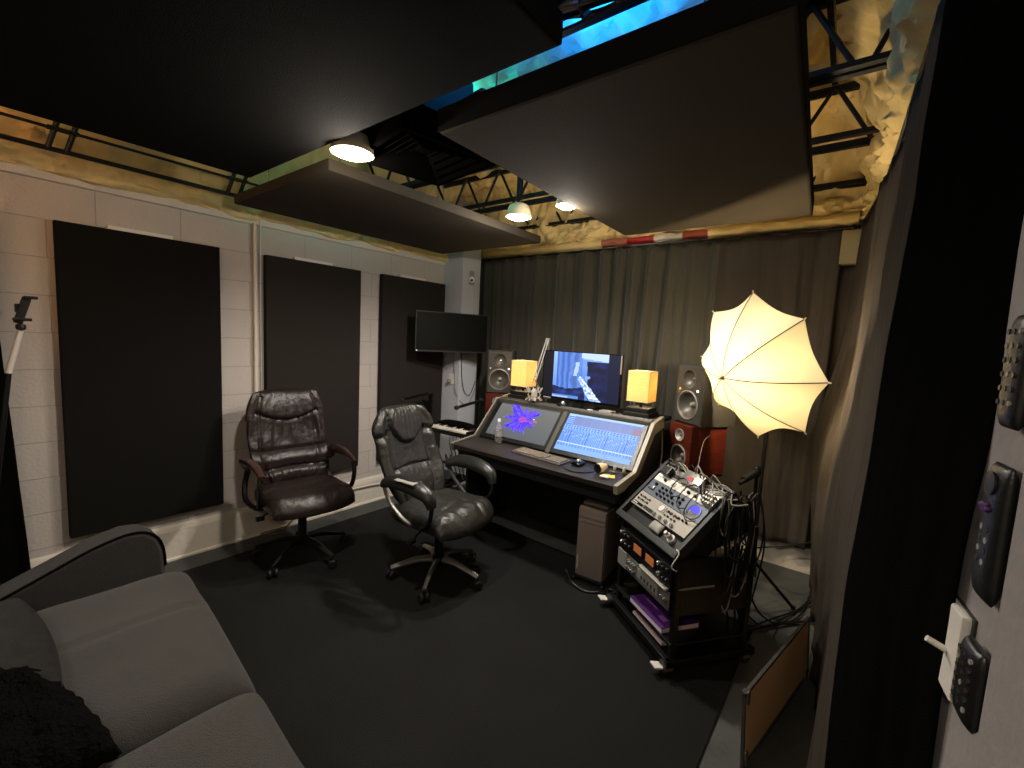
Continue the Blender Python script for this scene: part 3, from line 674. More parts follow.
# ------------------------------------------------------------------ office chairs (local +X is forward)
def rounded(u, v, n=6): return max(0, (1 - abs(u) ** n)) ** .5 * max(0, (1 - abs(v) ** n)) ** .5
def chair(label, loc, rz, style, base_rz=0):
    leather = 'leather_brown' if style == 1 else 'leather_black'
    arm_m = 'arm_red' if style == 1 else 'arm_black'
    t = thing('office_chair', label, 'office chair', loc, rz, 'leather office chairs')
    # star base
    leg_m = 'black_plastic' if style == 1 else 'steel'
    for k in range(5):
        a = base_rz + k * 2 * PI / 5; c, s_ = math.cos(a), math.sin(a)
        lg = MB().tube([(0.02 * c, 0.02 * s_, .125), (.12 * c, .12 * s_, .125), (.22 * c, .22 * s_, .10), (.30 * c, .30 * s_, .075)], lambda q: .026 - .010 * q, 8, 4, False, .62).build('base_leg', leg_m, t, True)
        w_ = MB()
        ca = a + .8
        for sg in (-1, 1):
            o_ = V((.30 * c, .30 * s_, .03)) + V((math.cos(ca + PI / 2), math.sin(ca + PI / 2), 0)) * .018 * sg
            d_ = V((math.cos(ca + PI / 2), math.sin(ca + PI / 2), 0))
            w_.lathe([(0, -.012), (.022, -.011), (.028, -.005), (.028, .005), (.022, .011), (0, .012)], o_, d_, 16)
        w_.cyl((.30 * c, .30 * s_, .03), (.30 * c, .30 * s_, .075), .008, n=8)
        w_.build('caster', 'rubber', t, True)
    MB().lathe([(.035, .09), (.04, .10), (.04, .15), (.028, .16), (.028, .30), (.02, .30), (.02, .42)], n=18).build('gas_column', 'black_plastic' if style == 1 else 'gloss_black', t, True)
    MB().box((-.16, -.09, .40), (.13, .09, .43), .01).box((-.12, -.05, .37), (.05, .05, .41), .01).build('tilt_mechanism', 'black_metal', t)
    lv = MB().tube([(.0, -.06, .39), (.02, -.18, .385), (.03, -.26, .36)], .006, 8); lv.box((.015, -.30, .335), (.045, -.25, .362), .006); lv.build('tilt_lever', 'black_plastic', t, True)
    # seat
    def seat(u, v, s):
        x = .03 + u * (.285 if u > 0 else .26) * (1 - (.24 if u > 0 else .06) * abs(v) ** 2.5); y = v * .275 * (1 - .14 * max(0, -u) ** 3 - .05 * abs(u) ** 4)
        r = rounded(u, v, 4.5)
        z = .450 + s * (.065 if s > 0 else .045) * (.25 + .75 * r)
        if s > 0:
            z += .022 * (abs(v) ** 2.5) * r + .02 * math.exp(-((u - .75) / .3) ** 2) * r
            if style == 2:
                z -= .012 * math.exp(-((v - .42 + .1 * u) / .035) ** 2) + .012 * math.exp(-((v + .42 - .1 * u) / .035) ** 2) + .01 * math.exp(-((u - .35) / .04) ** 2) * (abs(v) < .45)
                z += .02 * math.exp(-((v) / .3) ** 2) * r
            else:
                z -= .008 * (math.exp(-((u + .1) / .04) ** 2)) + .008 * math.exp(-((u - .45) / .05) ** 2)
            z += .004 * fbm(u * 4, v * 4, style, 3) + .0022 * math.sin(v * 20 + 3 * fbm(u * 2, v * 2, 6)) * math.exp(-((u - .75) / .3) ** 2)
        else: z += .0
        z -= .035 * max(0, u) ** 6
        return (x, y, z)
    MB().pad(seat, 56, 56).build('seat', leather, t, True)
    MB().box((-.20, -.22, .405), (.24, .22, .43), .012).build('seat_pan', 'black_plastic', t, True)
    # backrest
    z0, z1 = (.50, 1.135) if style == 1 else (.49, 1.09)
    def back(u, v, s):
        q = (v + 1) / 2
        wd = .235 + .03 * math.sin(q * PI) + (.01 if q > .7 else 0)
        if style == 2: wd = .215 + .045 * math.exp(-((q - .45) / .4) ** 2) - .0 + .035 * math.exp(-((q - .82) / .12) ** 2)
        y = u * wd * (1 - .13 * abs(v) ** 6); z = z0 + (z1 - z0) * (q - .03 * abs(u) ** 5 * (1 if v > 0 else -1))
        r = rounded(u, v, 5)
        lean = -.20 - (.16 if style == 1 else .22) * q + .05 * math.sin(q * PI) * -.6 + .05 * abs(u) ** 2 * .9
        x = lean + s * (.045 if s > 0 else .03) * (.2 + .8 * r)
        if s > 0:
            def groove(d, w_): return math.exp(-(d / w_) ** 2)
            if style == 1:
                hb = .76 - .10 * (1 - min(1, abs(u) / .75) ** 2) * 1.0
                x += .030 * r * (1 / (1 + math.exp(-(q - hb) * 60))) * (abs(u) < .80) * (1 - groove(abs(u) - .80, .04))
                x -= .016 * groove(q - hb, .018) * (abs(u) < .8) + .014 * groove(abs(u) - .72, .05) * (q < .95)
                x -= .016 * groove(q - .34, .018) + .02 * groove(q - .15 + .03 * u * u, .02)
                x += .020 * groove(q - .25, .06) + .012 * groove(q - .08, .05)
                x += .012 * r * math.sin(u * 9) * groove(q - .5, .12) * .4
            else:
                hb = .60 + .34 * abs(u / .62) ** 3
                inside = 1 / (1 + math.exp(-(q - hb) * 50)) * (1 / (1 + math.exp((abs(u) - .62) * 40)))
                x += .035 * inside - .018 * groove(q - hb, .02) * (abs(u) < .62)
                x += .028 * r * groove(abs(u) - .85, .14) * (1 - .0 * q) - .02 * groove(abs(u) - .62, .05) * (q < .78) - .02 * groove(q - .72 - .0 * u, .03) * (abs(u) > .62)
                x -= .016 * groove(q - .36 + .03 * abs(u), .018) * (abs(u) < .66)
                x += .012 * groove(q - .2, .12)
            if style == 2: x += .0022 * math.sin(u * 46 + 2 * fbm(u * 2, q * 3, 4)) * inside + .003 * math.sin(u * 60) * groove(q - .30, .05)
            else: x += .0035 * math.sin(u * 26 + q * 9 * (1 if u > 0 else -1) + 2.5 * fbm(u * 2, q * 3, 4)) * (.3 + groove(q - .6, .14) + groove(q - .1, .08))
            x += .004 * fbm(u * 5, q * 6, 3 + style, 3)
        return (x, y, z)
    MB().pad(back, 72, 84).build('backrest', leather, t, True)
    # arms
    for sg in (-1, 1):
        y = sg * .30
        a = thing('armrest', None, None, (0, 0, 0)); a.parent = t
        if style == 1:
            MB().tube([(-.23, y * .93, .62), (-.18, y, .675), (-.05, y, .695), (.08, y, .685), (.17, y, .655)], lambda q: .026 + .020 * math.sin(min(1, q * 1.15 + .05) * PI), 12, 5, False, .6).build('arm_pad', arm_m, a, True)
            MB().tube([(-.24, y * .9, .60), (-.25, y * .95, .5), (-.18, y, .42), (-.02, y * .98, .41), (.05, y * .8, .42)], .018, 8).tube([(.13, y, .655), (.14, y * 1.02, .58), (.10, y, .47), (.0, y * .9, .42)], .016, 8).build('arm_bracket', 'black_plastic', a, True)
        else:
            MB().tube([(-.21, y * .97, .66), (-.1, y * 1.02, .70), (.05, y * 1.02, .70), (.17, y * 1.0, .665), (.20, y * .98, .60)], lambda q: .028 + .022 * math.sin(min(1, q * .95 + .08) * PI), 12, 5, False, .6).build('arm_pad', arm_m, a, True)
            MB().tube([(.20, y * .98, .61), (.19, y * .98, .53), (.13, y * .94, .46), (.03, y * .8, .43)], .014, 8).build('arm_bracket', 'black_plastic', a, True)
            MB().tube([(-.21, y * .97, .655), (-.14, y * 1.0, .56), (-.02, y * .97, .47), (.04, y * .8, .43)], .013, 8).build('arm_bar', 'steel', a, True)
    if style == 2:
        MB().pad(lambda u, v, s: (.02 + u * .075, -.31 + v * .04, .727 + s * .004 + .003 * fbm(u * 5, v * 5, 1)), 12, 8).build('worn_patch', 'grey_plastic', t, True)
    return t
chair('dark brown leather office chair with reddish arm pads, by the block wall', (-2.94, 1.475, .012), math.radians(-6), 1, .30)
chair('black leather office chair with steel star base, in front of the desk', (-2.06, 1.94, .012), math.radians(5), 2, .15)

# ------------------------------------------------------------------ desk
DX0, DX1 = -2.49, -1.07
t = thing('studio_desk', 'black studio desk with pale angled side cheeks and sloped screen bay', 'desk', (0, 0, 0))
YF = 2.44
chk = [(YF, .70), (YF - .01, .755), (2.70, .783), (2.965, 1.070), (3.14, 1.098), (3.15, 1.02), (2.98, .99), (2.76, .755), (2.54, .70)]
for x0, x1 in ((DX1 - .026, DX1), (DX0, DX0 + .026)):
    if x0 == DX0:
        MB().prism(chk, lambda a, b, h: (h, a, b), x0, x0 + .011).build('side_cheek', 'desk_trim', t)
        MB().prism([(a, b - .004) for a, b in chk], lambda a, b, h: (h, a, b), x0 + .011, x1).build('inner_cheek', 'desk_bay', t)
    else: MB().prism(chk, lambda a, b, h: (h, a, b), x0, x1).build('side_cheek', 'desk_trim', t)
    sx = x0 + .003
    MB().prism([(2.62, .06), (2.62, .70), (2.76, .755), (2.98, .99), (3.14, 1.03), (3.14, .06)], lambda a, b, h: (h, a, b), sx, sx + .02).build('side_panel', 'desk_black', t)
    MB().box((sx - .02, 2.5, .012), (sx + .04, 3.16, .07), .01).build('foot', 'desk_black', t)
xa, xb = DX0 + .032, DX1 - .032
MB().prism([(YF + .005, .715), (YF + .0, .745), (YF + .02, .752), (2.72, .76), (2.74, .735), (YF + .04, .715)], lambda a, b, h: (h, a, b), xa, xb).build('work_surface', 'desk_top', t)
MB().box((xa, YF + .05, .62), (xb, 2.72, .712), .004).build('apron', 'desk_black', t)
MB().box((xa, 3.02, .1), (xb, 3.05, .62)).build('modesty_panel', 'desk_black', t)
MB().box((xa, 2.56, .66), (xb, 3.36, .70)).box((xa, 3.30, .012), (xb, 3.36, .7)).build('rear_frame', 'desk_black', t)
# sloped screen bay
sa = V((0, 2.72, .77)); sb = V((0, 2.975, 1.065)); su = (sb - sa); SL = su.length; su.normalize(); sn = V((0, -su.z, su.y))
def slope(mb, name, m, parent, smooth=False, x0=0, off=0):
    mm = Matrix(((1, 0, 0, x0), (0, su.y, sn.y, sa.y + sn.y * off), (0, su.z, sn.z, sa.z + sn.z * off), (0, 0, 0, 1)))
    return mb.build(name, m, parent, smooth, mm)
slope(MB().box((xa, -.02, -.05), (xb, SL + .02, -.03)).box((xa, SL - .005, -.05), (xb, SL + .03, .0)).box((-1.79, 0, -.03), (-1.755, SL, .004), .002), 'bay_frame', 'desk_bay', t)
MB().box((xa, 2.96, 1.03), (xb, 3.12, 1.075), .006).build('top_shelf', 'desk_bay', t)
MB().box((xa, 3.02, 1.04), (xb, 3.40, 1.07), .004).build('rear_shelf', 'desk_black', t)

def pixel_panel(name, W, H, fn, parent, m, mtx, nx=96, ny=60):
    vs = [(-W / 2 + W * i / nx, -H / 2 + H * j / ny, 0) for j in range(ny + 1) for i in range(nx + 1)]
    fs = [(j * (nx + 1) + i, j * (nx + 1) + i + 1, (j + 1) * (nx + 1) + i + 1, (j + 1) * (nx + 1) + i) for j in range(ny) for i in range(nx)]
    me = bpy.data.meshes.new(name); me.from_pydata([tuple(mtx @ V(v)) for v in vs], [], fs)
    ca = me.color_attributes.new('Col', 'FLOAT_COLOR', 'CORNER')
    for p in me.polygons:
        j, i = divmod(p.index, nx); c = srgb(fn((i + .5) / nx, 1 - (j + .5) / ny)) + (1,)
        for l in p.loop_indices: ca.data[l].color = c
    me.materials.append(m); o = bpy.data.objects.new(name, me); col.objects.link(o); o.parent = parent; return o
def mixc(a, b, t): return tuple(x * (1 - t) + y * t for x, y in zip(a, b))
def h3(h): return tuple(int(h[i:i + 2], 16) / 255 for i in (0, 2, 4))
def burst(u, v):
    bg = mixc(h3('6b6c68'), h3('56595c'), v)
    x = (u - .48) * 1.55; y = (v - .42); r = math.hypot(x, y); a = math.atan2(y, x)
    spike = .26 + .20 * fbm(math.cos(a) * 2.2, math.sin(a) * 2.2, 5, 3) + .12 * fbm(math.cos(a) * 14, math.sin(a) * 14, 2, 3); spike *= 1.3
    if r < spike:
        k = min(1, max(0, .5 + .9 * fbm(math.cos(a) * 16, math.sin(a) * 16, r * 3, 3)))
        c = mixc(h3('2418ff'), h3('8a5cff'), k)
        if r < .09 or (abs(y - .03) < .03 and x > -.1 + .2 * k): c = mixc(c, h3('d0508a'), .7)
        if fbm(a * 6, r * 14, 7, 2) > .35: c = h3('2a20b0')
        return c
    if abs(x - .33) < .05 and abs(y) < .02: return h3('c06a78')
    if abs(x - .27) < .03 and abs(y + .06) < .012: return h3('e8e8ff')
    if v < .04: return h3('404448')
    return bg
def daw(u, v):
    base = mixc(h3('5d8be6'), h3('7eb0ff'), .5 + .4 * math.sin(u * 3))
    st = int(u * 24); fu = u * 24 - st
    if v < .045: return h3('9fc4ff')
    if v < .30:
        c = mixc(base, h3('6a6f94'), .55)
        if u < .10: return h3('3f78e8') if (int(v * 60) % 3) else h3('cfe0ff')
        if int(v * 48) % 3 == 1 and fu > .3: c = h3('8f6f8e') if (st * 7 + int(v * 48)) % 3 else h3('7d8fc8')
        if u > .9 and v > .12: c = h3('8d7590')
        return c
    if v < .42: return h3('4a78dc') if int(v * 60) % 3 and fu > .35 else h3('8db6ff')
    if v < .78:
        if fu < .18: return h3('3a64c8')
        if .45 < fu < .62 and v > .46: return h3('4067c0')
        if abs(v - .5 - .12 * ((st * 37 % 10) / 10)) < .012: return h3('a8c8ff')
        return base
    if v < .80: return h3('bcd6ff')
    if v < .88: return mixc(base, h3('4a70d0'), .5) if fu > .2 else h3('8fb8ff')
    return h3('7eaaf6')
def feed(u, v):
    if u < .14: return h3('04060e')
    if u > .86: return h3('0a1230')
    x = (u - .14) / .72; n = fbm(x * 5, v * 5, 3, 4)
    c = mixc(h3('7ba2ee'), h3('4a74cc'), min(1, max(0, v + n * .3)))
    if x < .07: c = mixc(h3('9abdff'), h3('5580d8'), v)
    elif x < .30: c = mixc(h3('3f63b2'), h3('5c86d8'), .5 + .5 * math.sin(x * 60 + n))
    elif x < .55: c = mixc(h3('4668ae'), h3('5f88da'), .5 + .5 * math.sin(x * 38 + 2 * n + v * 3))
    if x > .62 + .05 * v and .17 < v < 1.25 - .45 * abs(x - .8) * 2: c = mixc(h3('0a1230'), h3('16225a'), .5 + n)
    if v < .16 - .1 * (1 - x) and x > .52: c = h3('bcd4ff')
    if v > .74 + .05 * math.sin(x * 6) and x < .62: c = mixc(h3('0c1638'), h3('1e3478'), .5 + n * 1.5)
    if v > .93 and x < .5: c = h3('5c86d0')
    if abs(x - .44 - .02 * math.sin(v * 9)) < .035 + .02 * n and .2 < v < .5: c = mixc(c, h3('cfe0ff'), .75)
    d = abs((x - .5) - (v - .52) * .62)
    if .5 < v and d < .04 + .12 * (v - .5) + .03 * n: c = mixc(h3('8fb2f4'), h3('dbe8ff'), .5 + 2 * fbm(x * 22, v * 22, 1, 3))
    if .60 < x < .70 and .48 < v < .62 and n > -.1: c = h3('7fa4ec')
    if v > .965 and x < .3: c = h3('9fc0ff')
    return c
M['screen_burst'] = screen_mat('burst_display', .95); M['screen_daw'] = screen_mat('mixer_display', .95); M['screen_feed'] = screen_mat('camera_feed_display', .95)
def inset(xc, label, fn, m):
    d = thing('inset_display', label, 'display', (0, 0, 0), 0, 'displays set in the desk')
    slope(MB().box((-.325 if xc > -2 else -.345, .012, -.03), (.325, SL - .012, .0), .002), 'bezel', 'black_plastic', d, False, xc)
    mm = Matrix(((1, 0, 0, xc), (0, su.y, sn.y, (sa + su * SL * .5).y + sn.y * .0015), (0, su.z, sn.z, (sa + su * SL * .5).z + sn.z * .0015), (0, 0, 0, 1))) @ Matrix.Translation((0, .010, 0))
    pixel_panel('screen', .59, .318, fn, d, m, mm, 140, 80)
inset(-2.11, 'left inset display in the desk with a blue and purple starburst', burst, M['screen_burst'])
inset(-1.435, 'right inset display in the desk showing a blue mixer screen', daw, M['screen_daw'])

# centre monitor
t = thing('computer_monitor', 'black computer monitor showing a blue camera view, behind the desk', 'monitor', (-1.765, 3.12, 1.07))
MB().box((-.355, 0, .045), (.355, .03, .445), .006).box((-.2, .03, .12), (.2, .05, .38), .008).build('casing', 'gloss_black', t)
pixel_panel('screen', .69, .372, feed, t, M['screen_feed'], Matrix.Translation((0, -.001, .253)) @ Matrix.Rotation(PI / 2, 4, 'X'), 120, 64)
MB().box((-.03, .01, 0.005), (.03, .04, .12), .004).build('stand_neck', 'black_plastic', t)
MB().box((-.14, -.06, 0), (.14, .12, .012), .004).build('stand_foot', 'gloss_black', t)
MB().box((.345, -.003, .3), (.3555, .003, .44), .001).build('edge_trim', 'desk_trim', t)
MB().box((-.33, -.004, .050), (-.26, .001, .055)).build('badge', 'white_plastic', t)

# lamps
def shade_mat():
    m = bpy.data.materials.new('lit_linen_shade'); m.use_nodes = True
    nt = m.node_tree; nt.nodes.clear(); L = nt.links
    o = nt.nodes.new('ShaderNodeOutputMaterial'); mx = nt.nodes.new('ShaderNodeMixShader')
    d = nt.nodes.new('ShaderNodeBsdfDiffuse'); tr = nt.nodes.new('ShaderNodeBsdfTranslucent')
    tc = nt.nodes.new('ShaderNodeTexCoord'); n = nt.nodes.new('ShaderNodeTexNoise'); mp = nt.nodes.new('ShaderNodeMapping')
    mp.inputs['Scale'].default_value = (6, 6, 40); n.inputs['Scale'].default_value = 5
    r = nt.nodes.new('ShaderNodeValToRGB'); r.color_ramp.elements[0].color = srgb('e8cf96') + (1,); r.color_ramp.elements[1].color = srgb('f8e8bd') + (1,)
    L.new(tc.outputs['Object'], mp.inputs[0]); L.new(mp.outputs[0], n.inputs['Vector']); L.new(n.outputs['Fac'], r.inputs[0])
    L.new(r.outputs[0], d.inputs[0]); L.new(r.outputs[0], tr.inputs[0]); mx.inputs[0].default_value = .6
    L.new(d.outputs[0], mx.inputs[1]); L.new(tr.outputs[0], mx.inputs[2]); L.new(mx.outputs[0], o.inputs[0])
    return m
M['lamp_shade'] = shade_mat()
def table_lamp(x, y, label, e):
    t = thing('table_lamp', label, 'lamp', (x, y, 1.07), 0, 'cube lamps on the desk')
    MB().box((-.10, -.09, 0), (.10, .11, .035), .006).box((-.085, -.075, .035), (.085, .095, .07), .006).build('base', 'black_plastic', t)
    MB().cyl((0, 0, .07), (0, 0, .14), .012, n=10).build('stem', 'black_metal', t)
    a, z0, z1 = .080, .115, .335; m = MB()
    for s_ in (-1, 1):
        m.box((-a, s_ * a - .001, z0), (a, s_ * a + .001, z1)); m.box((s_ * a - .001, -a, z0), (s_ * a + .001, a, z1))
    m.build('lamp_shade', 'lamp_shade', t)
    for z in (z0, z1):
        r_ = MB()
        for s_ in (-1, 1): r_.box((-a - .002, s_ * a - .002, z - .002), (a + .002, s_ * a + .002, z + .002)).box((s_ * a - .002, -a, z - .002), (s_ * a + .002, a, z + .002))
        r_.build('shade_rim', 'cream_plastic', t)
    MB().lathe([(.012, .14), (.022, .17), (.03, .20), (.025, .225), (0, .235)], n=16).build('bulb', emis('table_bulb', 'ffd080', 6), t, True)
    lamp('POINT', 'lamp_light', (0, 0, .205), e, (1, .80, .48), t, shadow_soft_size=.035)
table_lamp(-2.345, 3.16, 'left cube table lamp with warm lit linen shade, by the left speakers', 26)
table_lamp(-1.265, 3.18, 'right cube table lamp with warm lit linen shade, near the umbrella', 30)

# ------------------------------------------------------------------ speakers
def driver(mb_parent, p, ax, R, cm='cone', rim='grey_metal'):
    pass
def monitor_speaker(x, y, z, yaw, label, kind, group):
    # local -Y is the front
    t = thing('studio_speaker', label, 'speaker', (x, y, z), yaw, group)
    def holed(m, x0, x1, z0, z1, cx, cz, r, yf, n=40):
        vs = []
        for k in range(n):
            a = 2 * PI * (k + .5) / n; c, s_ = math.cos(a), math.sin(a)
            tx = (x1 - cx) / c if c > 0 else (x0 - cx) / c; tz = (z1 - cz) / s_ if s_ > 0 else (z0 - cz) / s_
            q = min(tx, tz); vs.append((cx + c * q, yf, cz + s_ * q))
        for k in range(n):
            a = 2 * PI * (k + .5) / n; vs.append((cx + math.cos(a) * r, yf, cz + math.sin(a) * r))
        m.add(vs, [(k, (k + 1) % n, n + (k + 1) % n, n + k) for k in range(n)])
        for sx, sz in ((x0, z0), (x1, z0), (x0, z1), (x1, z1)):
            near = sorted(range(n), key=lambda k: (vs[k][0] - sx) ** 2 + (vs[k][2] - sz) ** 2)[:2]
            m.add([vs[near[0]], vs[near[1]], (sx, yf, sz)], [(0, 1, 2)])
    if kind == 'grey':
        W, D, H, c, cab, zt, rt, zw, rw, zm, yf = .125, .30, .415, .014, 'speaker_grey', .318, .066, .138, .094, .243, -.014
    else:
        W, D, H, c, cab, zt, rt, zw, rw, zm, yf = .112, .30, .345, .004, 'cherry', .268, .036, .120, .072, .215, -.006
    MB().box((-W, .05, 0), (W, D, H), .008).build('cabinet', cab, t, True)
    b = MB()
    holed(b, -W + c, W - c, c, zm, 0, zw, rw, yf); holed(b, -W + c, W - c, zm, H - c, 0, zt, rt, yf)
    ring0 = [(-W + c, yf, c), (W - c, yf, c), (W - c, yf, H - c), (-W + c, yf, H - c)]
    ring1 = [(-W, yf + c, 0), (W, yf + c, 0), (W, yf + c, H), (-W, yf + c, H)]; ring2 = [(a, .058, z_) for a, _, z_ in ring1]
    b.add(ring0 + ring1 + ring2, [(k + o_, (k + 1) % 4 + o_, (k + 1) % 4 + o_ + 4, k + o_ + 4) for k in range(4) for o_ in (0, 4)])
    b.build('baffle', cab, t)
    if kind == 'grey':
        MB().lathe([(.068, -.0005), (.070, -.003), (.064, -.003), (.056, .010), (.040, .024), (.022, .034), (.012, .036)], (0, yf, zt), (0, 1, 0), 36, False).build('waveguide', 'cone', t, True)
        MB().lathe([(0, .026), (.009, .029), (.013, .038)], (0, yf, zt), (0, 1, 0), 16).build('tweeter', 'chrome', t, True)
        for s_, mm in ((-1, 'cream_plastic'), (1, 'led_white')):
            MB().cyl((s_ * .088, yf + .002, .243), (s_ * .088, yf - .004, .243), .008, n=12).build('corner_badge', mm, t, True)
    else:
        MB().lathe([(.045, .0), (.046, -.006), (.040, -.008), (.034, -.003), (.020, .008), (.014, .012)], (0, yf, zt), (0, 1, 0), 28, False).build('tweeter_plate', 'grey_metal', t, True)
        MB().lathe([(0, .0), (.010, .004), (.014, .014)], (0, yf, zt), (0, 1, 0), 14).build('tweeter', 'chrome', t, True)
    MB().lathe([(rw + .008, 0), (rw + .009, -.005), (rw + .002, -.008), (rw - .003, -.001), (rw - .003, .006)], (0, yf, zw), (0, 1, 0), 40, False).build('woofer_rim', 'grey_metal', t, True)
    MB().lathe([(rw, .003), (rw - .006, -.001), (rw - .012, .003), (rw - .014, .008), (rw * .55, .032), (.022, .050), (.014, .052)], (0, yf, zw), (0, 1, 0), 40, False).build('woofer', 'cone_dark' if kind == 'cherry' else 'cone', t, True)
    MB().lathe([(0, .022), (.010, .025), (.018, .034), (.022, .052)], (0, yf, zw), (0, 1, 0), 18).build('dust_cap', 'grey_metal', t, True)
    return t
def stand(x, y, yaw, h, label):
    t = thing('speaker_stand', label, 'speaker stand', (x, y, 0), yaw, 'speaker stands')
    MB().box((-.14, -.02, 0), (.14, .28, .02), .004).build('foot_plate', 'black_metal', t)
    MB().box((-.05, .08, .02), (.05, .18, h - .015), .006).build('column', 'black_metal', t)
    MB().box((-.115, 0, h - .015), (.115, .27, h), .003).build('top_plate', 'black_metal', t)
YL = math.radians(33)
sx, sy = -2.725, 3.28
stand(sx, sy, YL, .715, 'black speaker stand behind the left end of the desk')
monitor_speaker(sx, sy - .02, .715, YL, 'left cherry wood speaker below the grey speaker, half hidden by the desk', 'wood', 'cherry wood speakers')
monitor_speaker(sx, sy, 1.0605, YL, 'left grey studio speaker beside the small television', 'grey', 'grey studio speakers')
YR = math.radians(-33)
sx, sy = -.925, 3.20
stand(sx - .02, sy, YR, .715, 'black speaker stand to the right of the desk')
monitor_speaker(sx - .03, sy - .03, .715, YR, 'right cherry wood speaker above the equipment cart', 'wood', 'cherry wood speakers')
monitor_speaker(sx + .0, sy, 1.0605, YR, 'right grey studio speaker just left of the umbrella', 'grey', 'grey studio speakers')

# ------------------------------------------------------------------ mic and boom
t = thing('boom_stand', 'silver spring boom arm beside the computer monitor', 'boom stand', (-2.12, 3.2, 1.07))
MB().lathe([(.03, 0), (.03, .03), (.014, .04), (.014, .07)], n=16).build('clamp', 'steel', t, True)
e0 = V((-.025, 0, .06)); e1 = V((-.005, -.02, .53)); e2 = V((.01, -.20, .20))
for dx in (-.012, .012): MB().cyl(e0 + V((dx, 0, 0)), e1 + V((dx, 0, 0)), .0045, n=8).build('lower_rod', 'grey_metal', t, True)
for dx in (-.012, .012): MB().cyl(e1 + V((dx + .002, -.01, 0)), e2 + V((dx, 0, 0)), .0045, n=8).build('upper_rod', 'grey_metal', t, True)
MB().lathe([(0, -.018), (.014, -.016), (.014, .016), (0, .018)], e1, (1, 0, 0), 14).build('elbow_joint', 'grey_metal', t, True)
MB().tube([(-.012, -.02, .45), (-.02, -.04, .35), (-.016, -.1, .27)], .004, 6).build('spring', 'steel', t, True)
t = thing('microphone', 'pale studio microphone in a spider mount above the left inset display', 'microphone', (-2.10, 2.985, 1.10))
MB().lathe([(.0, -.035), (.020, -.033), (.022, -.02), (.022, .03), (.020, .05), (.012, .062), (0, .065)], (0, 0, .03), (0, 0, 1), 20).build('mic_body', 'fuzzy', t, True)
for z, R in ((.07, .05), (.02, .05)): MB().tube([(R * math.cos(a * PI / 6), R * math.sin(a * PI / 6), z) for a in range(12)], .0035, 6, 2, True).build('mount_ring', 'fuzzy', t, True)
sp = MB()
for k in range(8):
    a = k * PI / 4; sp.cyl((.05 * math.cos(a), .05 * math.sin(a), .07), (.068 * math.cos(a), .068 * math.sin(a), .105), .004, n=6).cyl((.05 * math.cos(a), .05 * math.sin(a), .02), (.07 * math.cos(a), .07 * math.sin(a), .0), .004, n=6); sp.cyl((.042 * math.cos(a), .042 * math.sin(a), .02), (.055 * math.cos(a + .2), .055 * math.sin(a + .2), .045), .003, n=6).cyl((.055 * math.cos(a + .2), .055 * math.sin(a + .2), .045), (.042 * math.cos(a + .4), .042 * math.sin(a + .4), .07), .003, n=6)
sp.build('elastic_frame', 'fuzzy', t, True)
MB().tube([(0, .042, .07), (-.01, .06, .12), (-.015, .03, .155), (-.02, .015, .165)], .005, 6).build('swivel', 'grey_metal', t, True)
MB().tube([(.0, .0, .09), (.02, .03, .15), (.0, .05, .20), (-.03, .03, .18), (-.02, .0, .14)], .0025, 6).build('mic_cord', 'cable', t, True)

# small stuff along the top shelf
Zs = 1.0755
def small(name, label, cat, mb, m, smooth=True): return tag(mb.build(name, m, None, smooth), label, cat)
t = thing('webcam', 'small round black device with silver cap below the computer monitor', 'webcam', (-1.86, 3.03, Zs))
MB().lathe([(.04, 0), (.045, .01), (.035, .02), (0, .024)], n=20).build('base', 'gloss_black', t, True)
MB().lathe([(.02, .015), (.02, .03), (.012, .042), (0, .045)], (.015, 0, 0), n=16).build('cap', 'chrome', t, True)
small('white_puck', 'small white oval puck under the computer monitor', 'puck', MB().lathe([(.02, 0), (.024, .006), (.02, .012), (0, .014)], (-1.60, 3.02, Zs)), 'white_plastic')
small('hard_drive', 'small light grey box on the desk shelf beside the monitor', 'drive', MB().box((-1.51, 2.99, Zs), (-1.41, 3.07, Zs + .022), .004), 'grey_plastic')

# desk top items
ZD = .7575
t = thing('water_bottle', 'clear plastic water bottle standing on the left of the desk', 'bottle', (-2.215, 2.69, ZD))
MB().lathe([(.0, .002), (.028, .001), (.031, .008), (.031, .045), (.028, .055), (.031, .065), (.031, .12), (.027, .14), (.014, .165), (.012, .185)], n=24).build('bottle_body', 'glass', t, True)
MB().lathe([(.0302, .062), (.0318, .063), (.0318, .105), (.0302, .106)], n=24).build('label_band', 'grey_plastic', t, True)
MB().lathe([(.0145, .178), (.0148, .196), (.013, .20), (0, .20)], n=18).build('cap', 'white_plastic', t, True)
t = thing('computer_keyboard', 'grey full-size computer keyboard in the middle of the desk', 'keyboard', (-1.755, 2.615, ZD), math.radians(-5))
MB().box((-.225, -.07, 0), (.225, .07, .014), .005, Matrix.Rotation(math.radians(3), 3, 'X')).build('keyboard_body', 'steel', t, True)
for r in range(5):
    n = 14 if r else 8
    for k in range(n):
        if r == 0 and k == 3:
            a, b = -.21 + 3 * .02, -.21 + 8 * .02
        elif r == 0 and k > 3: a = -.21 + (k + 5) * .02; b = a + .017
        else: a = -.21 + k * .02; b = a + .017
        MB().box((a, -.055 + r * .022, .013 + r * .0012), (b, -.037 + r * .022, .019 + r * .0012), .002).build('key', 'key_tan', t)
kp = MB()
for r in range(5):
    for k in range(6): kp.box((.085 + k * .022, -.055 + r * .022, .013 + r * .0012), (.103 + k * .022, -.037 + r * .022, .019 + r * .0012), .002)
kp.build('number_pad', 'key_tan', t)
small('mouse_pad', 'dark rounded mouse pad under the trackball', 'mouse pad', MB().lathe([(.11, 0), (.112, .002), (.108, .004), (0, .004)], (-1.42, 2.60, ZD), n=32), 'dark_plastic')
